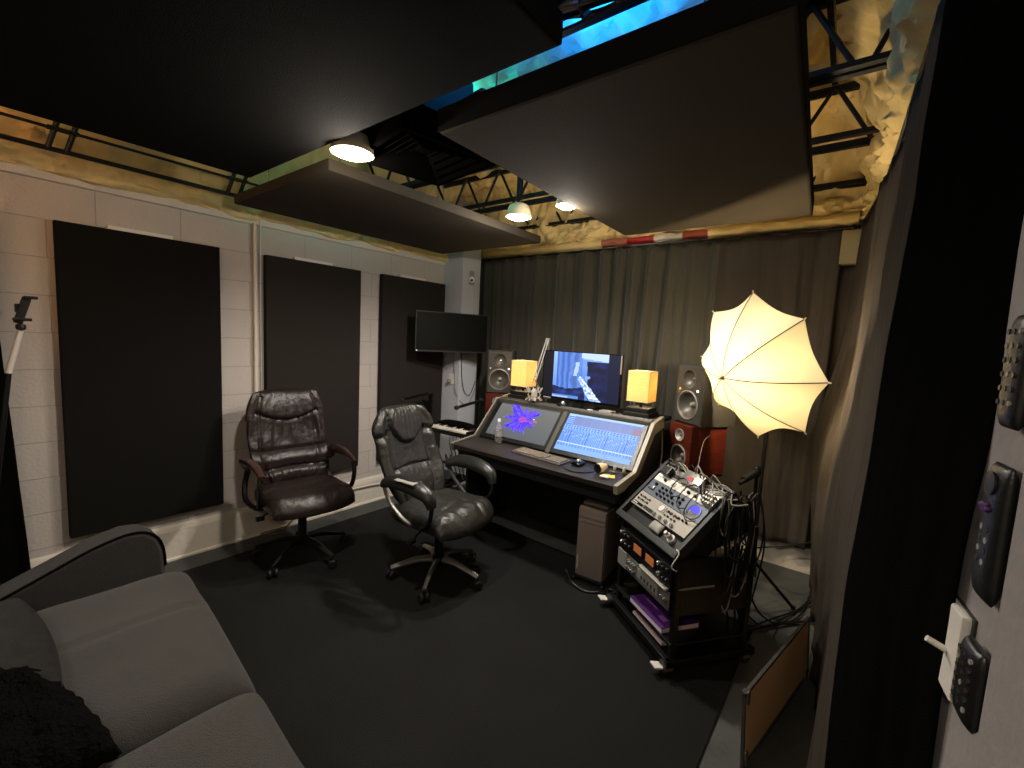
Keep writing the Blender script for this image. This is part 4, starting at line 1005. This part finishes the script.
t = thing('trackball', 'black mouse with a shiny silver top on the mouse pad', 'mouse', (-1.45, 2.63, ZD + .004))
MB().pad(lambda u, v, s: (u * .034, v * .05, .012 + s * .014 * rounded(u, v, 4) * (1.4 if s > 0 else .8)), 16, 16).build('mouse_body', 'gloss_black', t, True)
MB().lathe([(.02, 0), (.018, .012), (.01, .02), (0, .022)], (0, .0, .024), n=18).build('ball', 'chrome', t, True)
t = thing('white_earcup', 'white cup-shaped device lying on its side on the desk', 'device', (-1.27, 2.60, ZD + .032), math.radians(20))
MB().lathe([(.030, -.03), (.032, -.02), (.030, .02), (.022, .05), (0, .058)], (0, 0, 0), (.5, .85, .0), 24).build('shell', 'cream_plastic', t, True)
MB().lathe([(0, -.024), (.026, -.026), (.030, -.031), (.026, -.034)], (0, 0, 0), (.5, .85, .0), 24).build('open_rim', 'gloss_black', t, True)
MB().cyl((.01, .02, .025), (.015, .03, .11), .0018, n=6).build('antenna', 'white_plastic', t, True)
small('sticky_note', 'yellow paper note lying at the right end of the desk', 'note', MB().box((-1.235, 2.535, ZD), (-1.155, 2.60, ZD + .003), 0, Matrix.Rotation(.4, 3, 'Z')), 'yellow_note', False)
t = thing('headphones', 'small silver headphones at the right end of the desk by the screen', 'headphones', (-1.17, 2.66, ZD))
MB().tube([(-.035, 0, .01), (-.045, -.03, .02), (-.03, -.065, .03), (.0, -.075, .032), (.03, -.06, .03), (.045, -.03, .02), (.035, 0, .01)], .004, 8).build('headband', 'steel', t, True)
for s_ in (-1, 1): MB().lathe([(.0, -.01), (.022, -.008), (.026, 0), (.02, .01), (0, .012)], (s_ * .032, .01, .026), (1, .3, 0), 18).build('ear_cup', 'grey_plastic', t, True)
small('white_wipe', 'crumpled white scrap beside the yellow note on the desk', 'scrap', MB().pad(lambda u, v, s: (-1.20 + u * .03, 2.52 + v * .014, ZD + .008 + s * .007 * rounded(u, v, 3) + .002 * fbm(u * 4, v * 4)), 10, 10), 'paper')

# ------------------------------------------------------------------ pc tower
t = thing('computer_tower', 'silver-brown computer tower standing under the right end of the desk', 'computer tower', (-1.28, 2.555, 0.02), math.radians(4))
W, D, H = .10, .45, .50
MB().box((-W, .012, .03), (W, D, H), .012).build('case', 'pc_side', t, True)
MB().box((-W + .004, -.006, .03), (W - .004, .016, H - .004), .014).build('front_panel', 'pc_front', t, True)
for z in (.44, .41): MB().box((-W + .012, -.010, z - .012), (W - .012, -.002, z + .010), .004).build('drive_bay', 'pc_front', t, True)
MB().box((-W + .016, -.0085, .075), (-W + .021, -.004, .17), .001).build('edge_light', 'white_plastic', t)
MB().box((-W - .004, -.012, .014), (W + .004, D, .03), .003).build('stand_tray', 'black_plastic', t)
MB().box((-W + .01, .05, H), (W - .02, .3, H + .02), .006).build('top_clutter', 'grey_plastic', t)
for x in (-.1, .1):
    for y in (.0, .4): MB().lathe([(0, -.009), (.014, -.008), (.016, 0), (.014, .008), (0, .009)], (x, y, .0), (1, 0, 0), 14).build('caster', 'rubber', t, True)
tag(MB().tube([(-1.38, 2.53, .02), (-1.42, 2.50, .06), (-1.40, 2.47, .09), (-1.34, 2.46, .03), (-1.24, 2.45, .018), (-1.17, 2.50, .02)], .007).build('floor_cable', 'cable', None, True), 'black cable coiled on the floor before the computer tower', 'cable')

# ------------------------------------------------------------------ equipment cart
RZ = math.atan2(-.594, .805)
O = (-.825, 2.245, 0.)
cart = thing('equipment_cart', 'black rolling equipment cart with tilted top rack', 'equipment cart', O, RZ)
RW = .255; XO = .03
for sx in (-1, 1):
    MB().box((XO + sx * RW - .014, .01, .10), (XO + sx * RW + .014, .04, .60), .003).build('front_post', 'black_metal', cart)
    MB().box((XO + sx * RW - .014, .42, .10), (XO + sx * RW + .014, .45, .74), .003).build('rear_post', 'black_metal', cart)
    MB().box((XO + sx * RW - .010, .04, .32), (XO + sx * RW + .010, .42, .60), .002).build('side_panel', 'desk_black', cart)
MB().box((XO - RW - .014, .0, .170), (XO + RW + .014, .45, .184), .003).build('shelf', 'black_metal', cart)
MB().box((XO - RW, .01, .325), (XO + RW, .45, .335), .002).build('shelf', 'black_metal', cart)
bs = MB(); xa_, xb_ = -.30, .315
bs.box((xa_, -.02, .075), (xb_, .012, .11), .004).box((xa_, .46, .075), (xb_, .49, .11), .004).box((xa_, -.02, .075), (xa_ + .03, .49, .11), .004).box((xb_ - .03, -.02, .075), (xb_, .49, .11), .004).box((xa_ + .02, 0, .085), (xb_ - .02, .46, .098))
bs.build('base_frame', 'black_metal', cart)
MB().box((XO + RW + .010, .02, .455), (XO + RW + .016, .22, .463)).build('shelf_edge', 'desk_trim', cart)
for sx in (-1, 1):
    for y in (0.01, .46):
        c = MB(); x = sx * .285
        c.lathe([(0, -.014), (.028, -.012), (.032, 0), (.028, .012), (0, .014)], (x, y, .045), (1, .25, 0), 18)
        c.build('caster', 'rubber', cart, True)
        MB().box((x - .02, y - .022, .048), (x + .02, y + .022, .076), .006).build('caster_fork', 'steel', cart)
        if y < .1: MB().box((x - .045, y - .07, .055), (x + .005, y - .02, .065), .003, Matrix.Rotation(math.radians(-12), 3, 'X')).build('brake_tab', 'white_plastic', cart)
# tilted box: local frame tx (width) , ty (up the slope), tz (normal)
T0 = V((0, .0, .615)); ta = math.atan2(.30, .31); TL = .43
tm = Matrix.Translation(T0) @ Matrix.Rotation(ta, 4, 'X')
TM = Matrix.Translation(O) @ Matrix.Rotation(RZ, 4, 'Z') @ tm       # world frame of the slope
fr = MB()
for sx in (-1, 1): fr.box((sx * .268 - .012, 0, -.045), (sx * .268 + .012, TL, .006), .003)
fr.box((-.28, -.012, -.045), (.28, .025, .004), .004).box((-.28, TL - .015, -.045), (.28, TL, .006), .003)
fr.build('tilt_frame', 'dark_plastic', cart, False, tm)
MB().box((-.256, .02, -.16), (.256, TL - .01, -.15)).build('tilt_back', 'desk_black', cart, False, tm)
for sx in (-1, 1):
    MB().add([V((sx * a, y_, z_)) for a in (.272, .262) for y_, z_ in ((.0, .575), (.06, .56), (.45, .72), (.32, .90))],
             [(0, 1, 2, 3), (7, 6, 5, 4), (0, 4, 5, 1), (1, 5, 6, 2), (2, 6, 7, 3), (3, 7, 4, 0)]).build('tilt_side', 'desk_black', cart)

def unit(label, y0, y1, mt, x0=-.243, x1=.243, dep=.1, name='rack_unit', cat='rack unit'):
    t = bpy.data.objects.new(name, None); col.objects.link(t); t.matrix_world = TM @ Matrix.Translation((0, y0, 0)); tag(t, label, cat, 'rack units on the tilted top')
    h = y1 - y0 - .002
    MB().box((x0, 0, -.003), (x1, h, .004), .0015).build('faceplate', mt, t)
    MB().box((x0 + .012, .003, -dep), (x1 - .012, h - .003, -.003)).build('chassis', 'desk_black', t)
    return t, h
def knob(t, x, y, r, m='black_plastic', h=.014, z=.004, nm='knob'):
    MB().lathe([(r, 0), (r, h * .7), (r * .8, h), (0, h)], (x, y, z), (0, 0, 1), 12).build(nm, m, t, True)
U = .0485
y = .095
# pale pre-amp unit (2U+)
t, h = unit('pale preamp unit with two rows of knobs, lowest on the tilted rack', y, y + 2 * U, 'unit_white')
for i in range(4): knob(t, -.02 + i * .05, .016, .011, 'chrome')
for i in range(9):
    for j in range(2): knob(t, -.215 + i * .022 if i < 5 else -.215 + (i + 4) * .028, .045 + j * .022, .006, 'grey_plastic' if i % 2 else 'dark_plastic', .010)
for i in range(6): knob(t, .05 + i * .028, .070, .006, 'arm_red', .012)
MB().box((-.04, .045, .004), (.02, .085, .008), .002).build('meter_window', 'grey_plastic', t); MB().lathe([(.018, 0), (.018, .003), (0, .003)], (-.01, .065, .008)).build('dial_face', 'paper', t, True)
MB().box((-.236, .008, .004), (-.14, .024, .006), .001).build('name_strip', 'gloss_black', t); MB().box((-.232, .013, .0062), (-.19, .018, .0068)).build('marking', 'white_plastic', t)
for i in range(5): MB().box((-.13 + i * .018, .008, .004), (-.118 + i * .018, .028, .009), .001).build('switch', 'dark_plastic', t)
# blue grey unit 2U
y += 2 * U
t, h = unit('blue-grey compressor unit with black knobs and a glowing blue meter', y, y + 2 * U, 'unit_blue')
for i in range(6):
    for j in range(3):
        if (i + j) % 6 != 5: knob(t, -.12 + i * .036, .022 + j * .024, .0075, 'black_plastic', .014)
MB().box((-.225, .03, .004), (-.17, .055, .016), .004).build('chrome_handle', 'chrome', t, True)
knob(t, -.185, .074, .010)
MB().lathe([(.042, 0), (.043, .005), (.038, .007), (.036, .004)], (.175, .042, .004), (0, 0, 1), 28).build('meter_ring', 'grey_metal', t, True)
MB().prism([(.037 * math.cos(a * PI / 12), .037 * math.sin(a * PI / 12)) for a in range(13)], lambda a, b, hh: (.175 + a, .042 + b, hh), .004, .009).build('blue_meter', 'meter_blue', t)
MB().prism([(.037 * math.cos(-a * PI / 12), .037 * math.sin(-a * PI / 12)) for a in range(13)], lambda a, b, hh: (.175 + a, .042 + b, hh), .004, .008).build('meter_base', 'unit_blue', t)
y += 2 * U
t, h = unit('thin white unit with small black knobs above the blue-grey unit', y, y + U, 'white_plastic')
for i, x in enumerate((-.15, .055, .11, .19)): knob(t, x, .022, .009)
for i in range(4): MB().cyl((-.225 + i * .014, .03, .004), (-.225 + i * .014, .03, .006), .003, n=8).build('button', 'dark_plastic', t)
MB().box((-.09, .008, .004), (-.06, .034, .008), .002).build('switch', 'grey_plastic', t)
y += U
t, h = unit('grey unit with display window at the top of the tilted rack', y, TL - .022, 'grey_metal')
MB().box((-.16, .01, .004), (-.06, .034, .007), .002).build('display_window', 'dark_plastic', t)
for i in range(5): knob(t, .0 + i * .045, .022, .009, 'chrome')
# inner tray at lower opening with white items
t_ = bpy.data.objects.new('cable_adapter', None); col.objects.link(t_); t_.matrix_world = TM @ Matrix.Translation((.16, .062, -.03)); tag(t_, 'white stepped plug standing in the front tray of the tilted rack', 'plug')
MB().lathe([(.022, 0), (.022, .015), (.014, .02), (.014, .045), (.009, .05), (.009, .065), (0, .066)]).build('plug_body', 'white_plastic', t_, True)
t_ = bpy.data.objects.new('earbud_case', None); col.objects.link(t_); t_.matrix_world = TM @ Matrix.Translation((.035, .065, -.03)); tag(t_, 'rounded pale grey case lying in the front tray of the tilted rack', 'case')
MB().pad(lambda u, v, s: (u * .045, v * .028, .016 + s * .018 * rounded(u, v, 3)), 16, 16).build('case_body', 'grey_plastic', t_, True)
MB().box((-.256, .025, -.034), (.256, .115, -.03)).build('front_tray', 'desk_black', cart, False, tm)

# clutter on top/back of tilted rack
def slopething(name, label, cat, off, group=None):
    o = bpy.data.objects.new(name, None); col.objects.link(o); o.matrix_world = TM @ Matrix.Translation(off); return tag(o, label, cat, group)
s_ = slopething('silver_case', 'flat silver device with a red label on top of the cart', 'audio device', (.02, .36, .008))
MB().box((-.06, -.02, 0), (.09, .06, .03), .006).build('device_body', 'steel', s_, True)
MB().box((-.01, .0, .03), (.03, .025, .032)).build('label_patch', 'red_label', s_)
s_ = slopething('black_adapter', 'black power adapter at the top left of the tilted rack', 'power adapter', (-.17, .355, .008))
MB().box((-.035, -.025, 0), (.035, .03, .035), .006).build('adapter_body', 'black_plastic', s_)
MB().tube([(.03, 0, .02), (.06, .02, .03), (.04, .05, .02)], .004).build('cord', 'cable', s_, True)
s_ = slopething('handheld_recorder', 'dark pen-shaped device lying across the top of the cart', 'device', (.14, .34, .03))
MB().cyl((-.03, .05, .0), (.06, -.04, .006), .011, .009, 12).build('device_body', 'black_plastic', s_, True)
for k in range(9):
    a = -.2 + k * .05 + random.uniform(-.02, .02)
    pts = [(a, .40, .012), (a + .03, .43 + random.uniform(-.02, .02), .05 + random.uniform(0, .03)), (a + .09, .41, .035), (a + .14, .37 + random.uniform(-.03, .03), .03), (a + .2, .39, .02)]
    o = slopething('patch_cable', 'tangled pale patch cord along the top edge of the equipment cart', 'cable', (0, 0, 0), 'cords tangled on top of the cart')
    MB().tube(pts, .0035, 6).build('cord', 'cable_grey' if k % 3 else 'cable', o, True)
for k in range(3):
    c = V((.0 + k * .1, .30 - .02 * k, .02)); r = .05 + .012 * k
    o = slopething('looped_cable', 'thin black cord looping over the tilted rack units', 'cable', (0, 0, 0), 'black cord loops on the rack')
    MB().tube([c + V((r * math.cos(a * .9), r * 1.2 * math.sin(a * .9), .012 * math.sin(a) + .012)) for a in range(7)], .003, 6).build('cord', 'cable', o, True)
# small jacks lit at the right end
o = slopething('patch_bay', 'small silver patch block with plugs at the right end of the rack', 'patch block', (.225, .30, .006))
MB().box((-.045, -.01, 0), (.03, .06, .018), .004).build('block', 'steel', o, True)
for i in range(4):
    for j in range(3): MB().cyl((-.035 + i * .018, -.0 + j * .022, .018), (-.035 + i * .018, -.0 + j * .022, .040), .006, n=8).build('plug', 'cream_plastic' if (i + j) % 2 else 'chrome', o, True)

# lower units (vertical, face -Y local)
def lower(label, z0, z1, m, y=.0, name='rack_unit'):
    t = thing(name, label, 'rack unit', V(O) + Matrix.Rotation(RZ, 3, 'Z') @ V((XO, y, z0)), RZ, 'rack units low on the cart')
    h = z1 - z0
    MB().box((-.243, -.008, 0), (.243, -.002, h), .0015).build('faceplate', m, t)
    MB().box((-.225, -.002, .003), (.225, .36, h - .003)).build('chassis', 'desk_black', t)
    return t
t = lower('black rack unit with two orange meters under the tilted rack', .447, .553, 'black_metal')
for x in (-.045, .07):
    MB().box((x - .045, -.014, .03), (x + .045, -.007, .095), .003).build('meter_housing', 'gloss_black', t)
    MB().box((x - .036, -.016, .04), (x + .036, -.0125, .082), .001).build('meter_face', 'meter_orange', t)
def vknob(t, x, z, r, m, y=-.008): MB().lathe([(r, 0), (r, .012), (r * .8, .016), (0, .016)], (x, y, z), (0, -1, 0), 12).build('knob', m, t, True)
for i, (x, z) in enumerate(((-.215, .085), (-.18, .08), (-.14, .085), (-.205, .035), (-.165, .03), (-.125, .035), (.145, .085), (.18, .08), (.215, .085), (.15, .035), (.19, .03), (.22, .035))): vknob(t, x, z, .011, 'chrome' if i % 3 == 0 else 'black_plastic')
t = lower('silver rack unit with a row of knobs above the purple book', .337, .430, 'unit_silver')
MB().box((-.243, -.012, 0), (-.15, -.007, .093), .003).build('side_plate', 'grey_metal', t)
for i in range(4):
    for j in range(2): vknob(t, -.135 + i * .022, .03 + j * .035, .007, 'chrome')
MB().box((-.04, -.010, .02), (.15, -.007, .075), .002).build('display_window', 'grey_metal', t)
for i in range(5): MB().box((.0 + i * .03, -.0125, .03), (.012 + i * .03, -.009, .05), .001).build('marking', 'dark_plastic', t)
for i in range(2): vknob(t, .19 + i * .028, .05, .009, 'chrome')
t = thing('slim_device', 'slim pale bar resting on the silver rack unit', 'audio device', V(O) + Matrix.Rotation(RZ, 3, 'Z') @ V((.11, -.012, .4325)), RZ)
MB().box((-.09, -.010, 0), (.15, .005, .013), .002).build('device_body', 'grey_plastic', t)
MB().box((-.08, -.012, .003), (.14, -.009, .010), .001).build('front_strip', 'white_plastic', t)
t = thing('book', 'thick purple softcover book lying on the cart shelf', 'book', V(O) + Matrix.Rotation(RZ, 3, 'Z') @ V((.08, .02, .184)), RZ + .03)
MB().box((-.14, -.02, .004), (.14, .20, .028), .001).build('pages', 'paper', t)
MB().box((-.142, -.022, 0), (.142, .203, .004)).box((-.142, -.022, .028), (.142, .203, .033)).box((-.142, .2, 0), (.142, .205, .033)).build('cover', 'purple', t)
MB().box((-.10, .05, .033), (-.0, .06, .0336)).box((.05, .02, .033), (.1, .05, .0336)).build('cover_marking', mat('lilac_print', '7a4f92', .5), t)
t = thing('binder', 'pale pink folder lying on the base of the cart below the book', 'folder', V(O) + Matrix.Rotation(RZ, 3, 'Z') @ V((.06, .0, .11)), RZ)
MB().box((-.12, .02, 0), (.15, .25, .020), .004).build('folder_body', 'pinkish', t)
MB().box((-.12, .018, .005), (.15, .022, .015)).build('paper_edge', 'paper', t)

# boom handle and cables hanging
HW = V((-.30, 2.42, .93))
t = thing('microphone_stand', 'black tripod microphone stand hung with cables behind the cart', 'microphone stand', (-.425, 2.93, 0))
MB().cyl((0, 0, .30), (0, 0, .92), .010, n=12).build('pole', 'black_metal', t, True)
MB().lathe([(.02, .28), (.028, .30), (.028, .37), (.016, .40)], n=14).build('tripod_hub', 'black_plastic', t, True)
for a in (.85, -1.45, 3.1):
    MB().cyl((.02 * math.cos(a), .02 * math.sin(a), .36), (.36 * math.cos(a), .36 * math.sin(a), .012), .010, n=8).build('tripod_leg', 'black_metal', t, True)
    MB().lathe([(0, -.012), (.014, -.010), (.014, .010), (0, .012)], (.36 * math.cos(a), .36 * math.sin(a), .016), (0, 0, 1), 10).build('rubber_foot', 'rubber', t, True)
MB().lathe([(.016, .86), (.02, .87), (.02, .91), (.014, .92)], n=12).build('clutch', 'black_plastic', t, True)
MB().cyl((.0, 0, .885), (-.06, -.14, .835), .012, n=10).cyl((-.05, -.10, .85), (.005, .01, .89), .020, n=12).build('boom_bar', 'rubber', t, True)
random.seed(21)
Rm = Matrix.Rotation(RZ, 3, 'Z')
for k in range(14):
    top = V(O) + Rm @ V((.285 + .016 * (k % 4), .25 + .012 * k, .91 - .014 * (k % 5)))
    dpt = .20 + .055 * (k * 5 % 7); wd = .018 + .010 * (k * 3 % 5)
    d = Rm @ V((.3 + .1 * math.sin(k), 1, 0)).normalized(); n_ = V((d.y, -d.x, 0))
    pts = [top + d * -wd * .4 + V((0, 0, .0)), top + d * -wd + n_ * .02 * math.sin(k) + V((0, 0, -dpt * .4)), top + d * -wd * .8 + V((0, 0, -dpt * .85)), top + V((0, 0, -dpt)) + n_ * .02,
           top + d * wd * .8 + V((0, 0, -dpt * .85)), top + d * wd + V((0, 0, -dpt * .4)) - n_ * .02 * math.sin(k), top + d * wd * .4]
    tag(MB().tube(pts, .0042, 6, 5, True).build('coiled_cable', 'cable' if k % 4 else 'cable_grey', None, True), 'looped cable hanging in the bundle on the right side of the cart', 'cable', 'cable loops hung on the cart side')
for k in range(5):
    top = V(O) + Rm @ V((.31, .26 + .03 * k, .66)); e = V((-.46 + .05 * k, 2.55 + .08 * k, .02))
    pts = [top, top + V((.02 * math.sin(k * 2), .02, -.2)), top.lerp(e, .6) + V((.03 * math.cos(k), 0, -.08)), e + V((0, 0, .03)), e + V((.06, .12, 0)), e + V((.16 + .02 * k, .35, .0)), V((-.12, 3.3 + .06 * k, .02)), V((-.09, 3.5 + .04 * k, .12))]
    tag(MB().tube(pts, .0055, 6).build('trailing_cable', 'cable', None, True), 'black cable trailing from the cart bundle across the floor to the right wall', 'cable', 'cables trailing over the floor')
tag(MB().tube([(-.60, 3.45, .15), (-.45, 3.62, .17), (-.30, 3.66, .22), (-.17, 3.62, .30), (-.08, 3.55, .42)], .006).build('trailing_cable', 'cable', None, True), 'black cable lifting along the foot of the back curtain towards the right wall', 'cable')
tag(MB().tube([(-1.075, 3.13, 1.0), (-1.05, 3.10, .85), (-1.02, 3.0, .80), (-.98, 2.9, .72)], .005).build('hanging_cable', 'cable_grey', None, True), 'grey cable hanging off the right corner of the desk', 'cable')
tag(MB().tube([V(TM @ V((.05, .40, .04))), (-.72, 2.85, 1.02), (-.70, 2.92, 1.06)], .0018, 6).build('antenna_wire', 'cable_grey', None, True), 'thin pale wire rising from the cart past the right cherry speaker', 'wire')
tag(MB().tube([V(TM @ V((.262, .03, .008))), V(TM @ V((.285, .02, .0))), V(O) + Rm @ V((.285, -.02, .57)), V(O) + Rm @ V((.288, .02, .54))], .0026, 6).build('power_cable', 'white_plastic', None, True), 'white cord over the front right corner of the tilted rack', 'cord')

# ------------------------------------------------------------------ umbrella light
ax = V((-.54197, -.79528, -.27166)).normalized(); uc = V((-.49167, 2.92641, 1.49943)); UR, UD, ro = .4394, .238, .8816
e1 = ax.cross(V((0, 0, 1))).normalized(); e2 = e1.cross(ax)
t = thing('photo_umbrella', 'glowing white shoot-through photo umbrella facing the room', 'umbrella', uc)
apex = ax * UD
def rim(k): a = ro + k * PI / 4; return (e1 * math.cos(a) + e2 * math.sin(a)) * UR
def rib(k, q):   # q 0 apex .. 1 rim, arched
    r = rim(k); return r * q + ax * UD * (1 - q ** 1.9)
cn = MB()
for k in range(8):
    def fn(u, v, k=k):
        a = rib(k, v); b = rib(k + 1, v); p = a.lerp(b, u)
        sag = math.sin(u * PI)
        p = p * (1 - .085 * sag * v ** 2) + ax * (-.012 * sag * v)
        return tuple(p)
    cn.grid(fn, 10, 16)
o = cn.build('canopy', 'umbrella', t, 'all')
for k in range(8):
    MB().tube([rib(k, q / 8) * 1.0 - ax * .002 for q in range(9)], .0030, 6, 2).build('rib', 'black_metal', t, True)
    MB().cyl(rim(k) * .985, rim(k) * 1.025, .004, n=8).build('rib_tip', 'white_plastic', t, True)
MB().cyl(apex + ax * .03, ax * -.42, .005, n=10).build('shaft', 'steel', t, True)
MB().lathe([(.012, 0), (.012, .01), (.005, .02), (.004, .035), (0, .04)], apex - ax * .004, ax, 12).build('ferrule', 'steel', t, True)
lp = uc - ax * .17
st = thing('light_stand', 'black light stand holding the photo umbrella and its lamp', 'light stand', (-.437, 3.20, 0))
MB().cyl((0, 0, .25), (0, 0, lp.z - .02), .011, n=12).build('pole', 'black_metal', st, True)
for a in (1.6, 3.2, 4.7): MB().cyl((.015 * math.cos(a), .015 * math.sin(a), .45), (.30 * math.cos(a) * .9, .30 * math.sin(a) * .9, .012), .008, n=8).build('tripod_leg', 'black_metal', st, True)
lh = thing('lamp_head', 'studio lamp head with bare bulb hidden behind the photo umbrella', 'lamp', lp)
MB().cyl(-ax * .10, -ax * .02, .035, .03, 16).build('socket', 'black_plastic', lh, True)
MB().cyl(-ax * .06, V((-.437 - lp.x, 3.20 - lp.y, -.02)), .012, n=10).build('bracket', 'black_metal', lh, True)
MB().lathe([(.018, 0), (.022, .02), (.034, .05), (.034, .07), (.022, .09), (0, .098)], -ax * .02, ax, 18).build('bulb', emis('umbrella_bulb', 'ffe0a8', 8), lh, True)
lamp('POINT', 'umbrella_light', ax * .085, 52, (1, .77, .46), lh, shadow_soft_size=.045)
MB().lathe([(.03, -.035), (.06, -.02), (.085, .015), (.098, .06), (.101, .06), (.088, .012), (.062, -.025), (.032, -.04)], (0, 0, 0), ax, 28, False).build('reflector_dish', 'steel', lh, True)

# ------------------------------------------------------------------ synth on stand at left
t = thing('synthesizer', 'black synthesizer with ivory keys on a stand behind the black chair', 'synthesizer', (-2.95, 2.88, 0), math.radians(5))
MB().box((-.33, -.13, .70), (.31, .12, .742), .008).box((.285, -.13, .742), (.31, .12, .765), .004).build('keyboard_body', 'black_plastic', t, True)
for k in range(21): MB().box((-.315 + k * .0285, -.135, .742), (-.2885 + k * .0285, -.0, .757), .002).build('white_key', 'ivory', t)
bk = MB()
for k in range(20):
    if k % 7 not in (2, 6): bk.box((-.295 + k * .0285, -.06, .755), (-.281 + k * .0285, .0, .766), .002)
bk.build('black_keys', 'gloss_black', t)
MB().pad(lambda u, v, s: (.02 + u * .2, .06 + v * .055, .768 + s * .030 * rounded(u, v, 3)), 16, 10).build('black_cover', 'throw', t, True)
ks = thing('keyboard_stand', 'black two-tier keyboard stand with slanting upper arms behind the black chair', 'keyboard stand', (-3.02, 2.86, .0), math.radians(9))
for sx in (-1, 1):
    MB().box((sx * .31 - .016, .12, .012), (sx * .31 + .016, .155, 1.01), .004, Matrix.Rotation(math.radians(-4), 3, 'X'), (0, .14, .5)).build('upright', 'black_metal', ks)
    MB().cyl((sx * .31, .12, 1.01), (sx * .31, -.24, .985), .013, n=12).build('upper_arm', 'black_metal', ks, True)
    for y in (-.24, .13): MB().lathe([(.018, -.014), (.021, 0), (.018, .014)], (sx * .31, y, .985 if y < 0 else 1.012), (0, 1, 0), 12).build('arm_cap', 'dark_plastic', ks, True)
    MB().box((sx * .31 - .015, -.14, .672), (sx * .31 + .015, .15, .697), .003).build('lower_arm', 'black_metal', ks)
    MB().box((sx * .31 - .02, -.16, .0), (sx * .31 + .02, .26, .035), .005).build('foot', 'black_metal', ks)
MB().cyl((-.31, .145, .35), (.31, .145, .35), .014, n=10).build('cross_bar', 'black_metal', ks, True)
for k in range(5):
    x = -2.82 + .025 * k; y = 2.74 + .02 * k
    tag(MB().tube([(x, y, .70), (x + .03, y - .02, .62), (x + .01, y + .03, .52), (x - .04, y + .02, .46), (x - .02 + .02 * k, y - .02, .54), (x + .05, y, .40), (x + .02, y + .06, .29)], .005, 6).build('dangling_cable', 'cable', None, True), 'black cable dangling beneath the synthesizer', 'cable', 'cables under the synthesizer')
t = thing('side_table', 'low dark shelf beneath the synthesizer at the left of the desk', 'shelf', (-3.01, 2.84, 0), .1)
MB().box((-.22, -.18, .25), (.22, .18, .27), .004).build('top_board', 'desk_black', t)
for sx in (-1, 1):
    for sy in (-1, 1): MB().box((sx * .20 - .012, sy * .16 - .012, .0), (sx * .20 + .012, sy * .16 + .012, .25)).build('leg', 'black_metal', t)
t = thing('audio_box', 'flat black box with small lights on the low shelf beneath the synthesizer', 'box', (-2.95, 2.80, .271), .15)
MB().box((-.13, -.10, 0), (.13, .10, .045), .006).build('casing', 'black_plastic', t)
for k in range(2): MB().box((.02 + k * .03, -.102, .012), (.03 + k * .03, -.099, .02)).build('indicator', 'white_plastic', t)
t = thing('red_case', 'dark red rounded case on the floor beside the desk foot behind the black chair', 'case', (-2.60, 2.56, .012))
MB().pad(lambda u, v, s: (u * .08, v * .08, .15 + s * .148 * rounded(u, v, 4)), 20, 20).build('case_body', mat('dark_red', '4a1c1c', .5), t, True)

# ------------------------------------------------------------------ added hallway fill lamp, world, camera
hl = thing('hall_fill_lamp', 'added unseen hallway fill lamp behind the photographer', 'ceiling lamp', (.9, -.6, 2.9))  # unseen lamp added as fill through the doorway
MB().lathe([(.16, .10), (.16, .03), (.13, 0), (0, -.01)], n=28).build('glass_bowl', emis('hall_fill_bowl', 'fff0dc', 1.2), hl, True)
lamp('AREA', 'hall_fill_light', (0, 0, -.03), 4, (1, .9, .78), hl, shape='DISK', size=.3)

w = bpy.data.worlds.new('World'); sc.world = w; w.use_nodes = True
w.node_tree.nodes['Background'].inputs[0].default_value = (.02, .018, .02, 1); w.node_tree.nodes['Background'].inputs[1].default_value = 1

yaw, pit, rol, F = 6.64201122e-01, 1.02935441e-01, 5.10391698e-02, 445.616399
f = V((-math.sin(yaw) * math.cos(pit), math.cos(yaw) * math.cos(pit), -math.sin(pit)))
r = V((math.cos(yaw), math.sin(yaw), 0)); u = r.cross(f)
r2 = r * math.cos(rol) + u * math.sin(rol); u2 = -r * math.sin(rol) + u * math.cos(rol)
cam = bpy.data.cameras.new('camera'); co = bpy.data.objects.new('camera', cam); col.objects.link(co)
co.matrix_world = Matrix(((r2.x, u2.x, -f.x, 0), (r2.y, u2.y, -f.y, 0), (r2.z, u2.z, -f.z, 1.6), (0, 0, 0, 1)))
cam.sensor_fit = 'HORIZONTAL'; cam.sensor_width = 36; cam.lens = F / 1024 * 36; cam.clip_start = .02
sc.camera = co
sc.view_settings.view_transform = 'Standard'; sc.view_settings.look = 'None'; sc.view_settings.gamma = 1
sc.view_settings.use_curve_mapping = False; sc.view_settings.exposure = 0.48
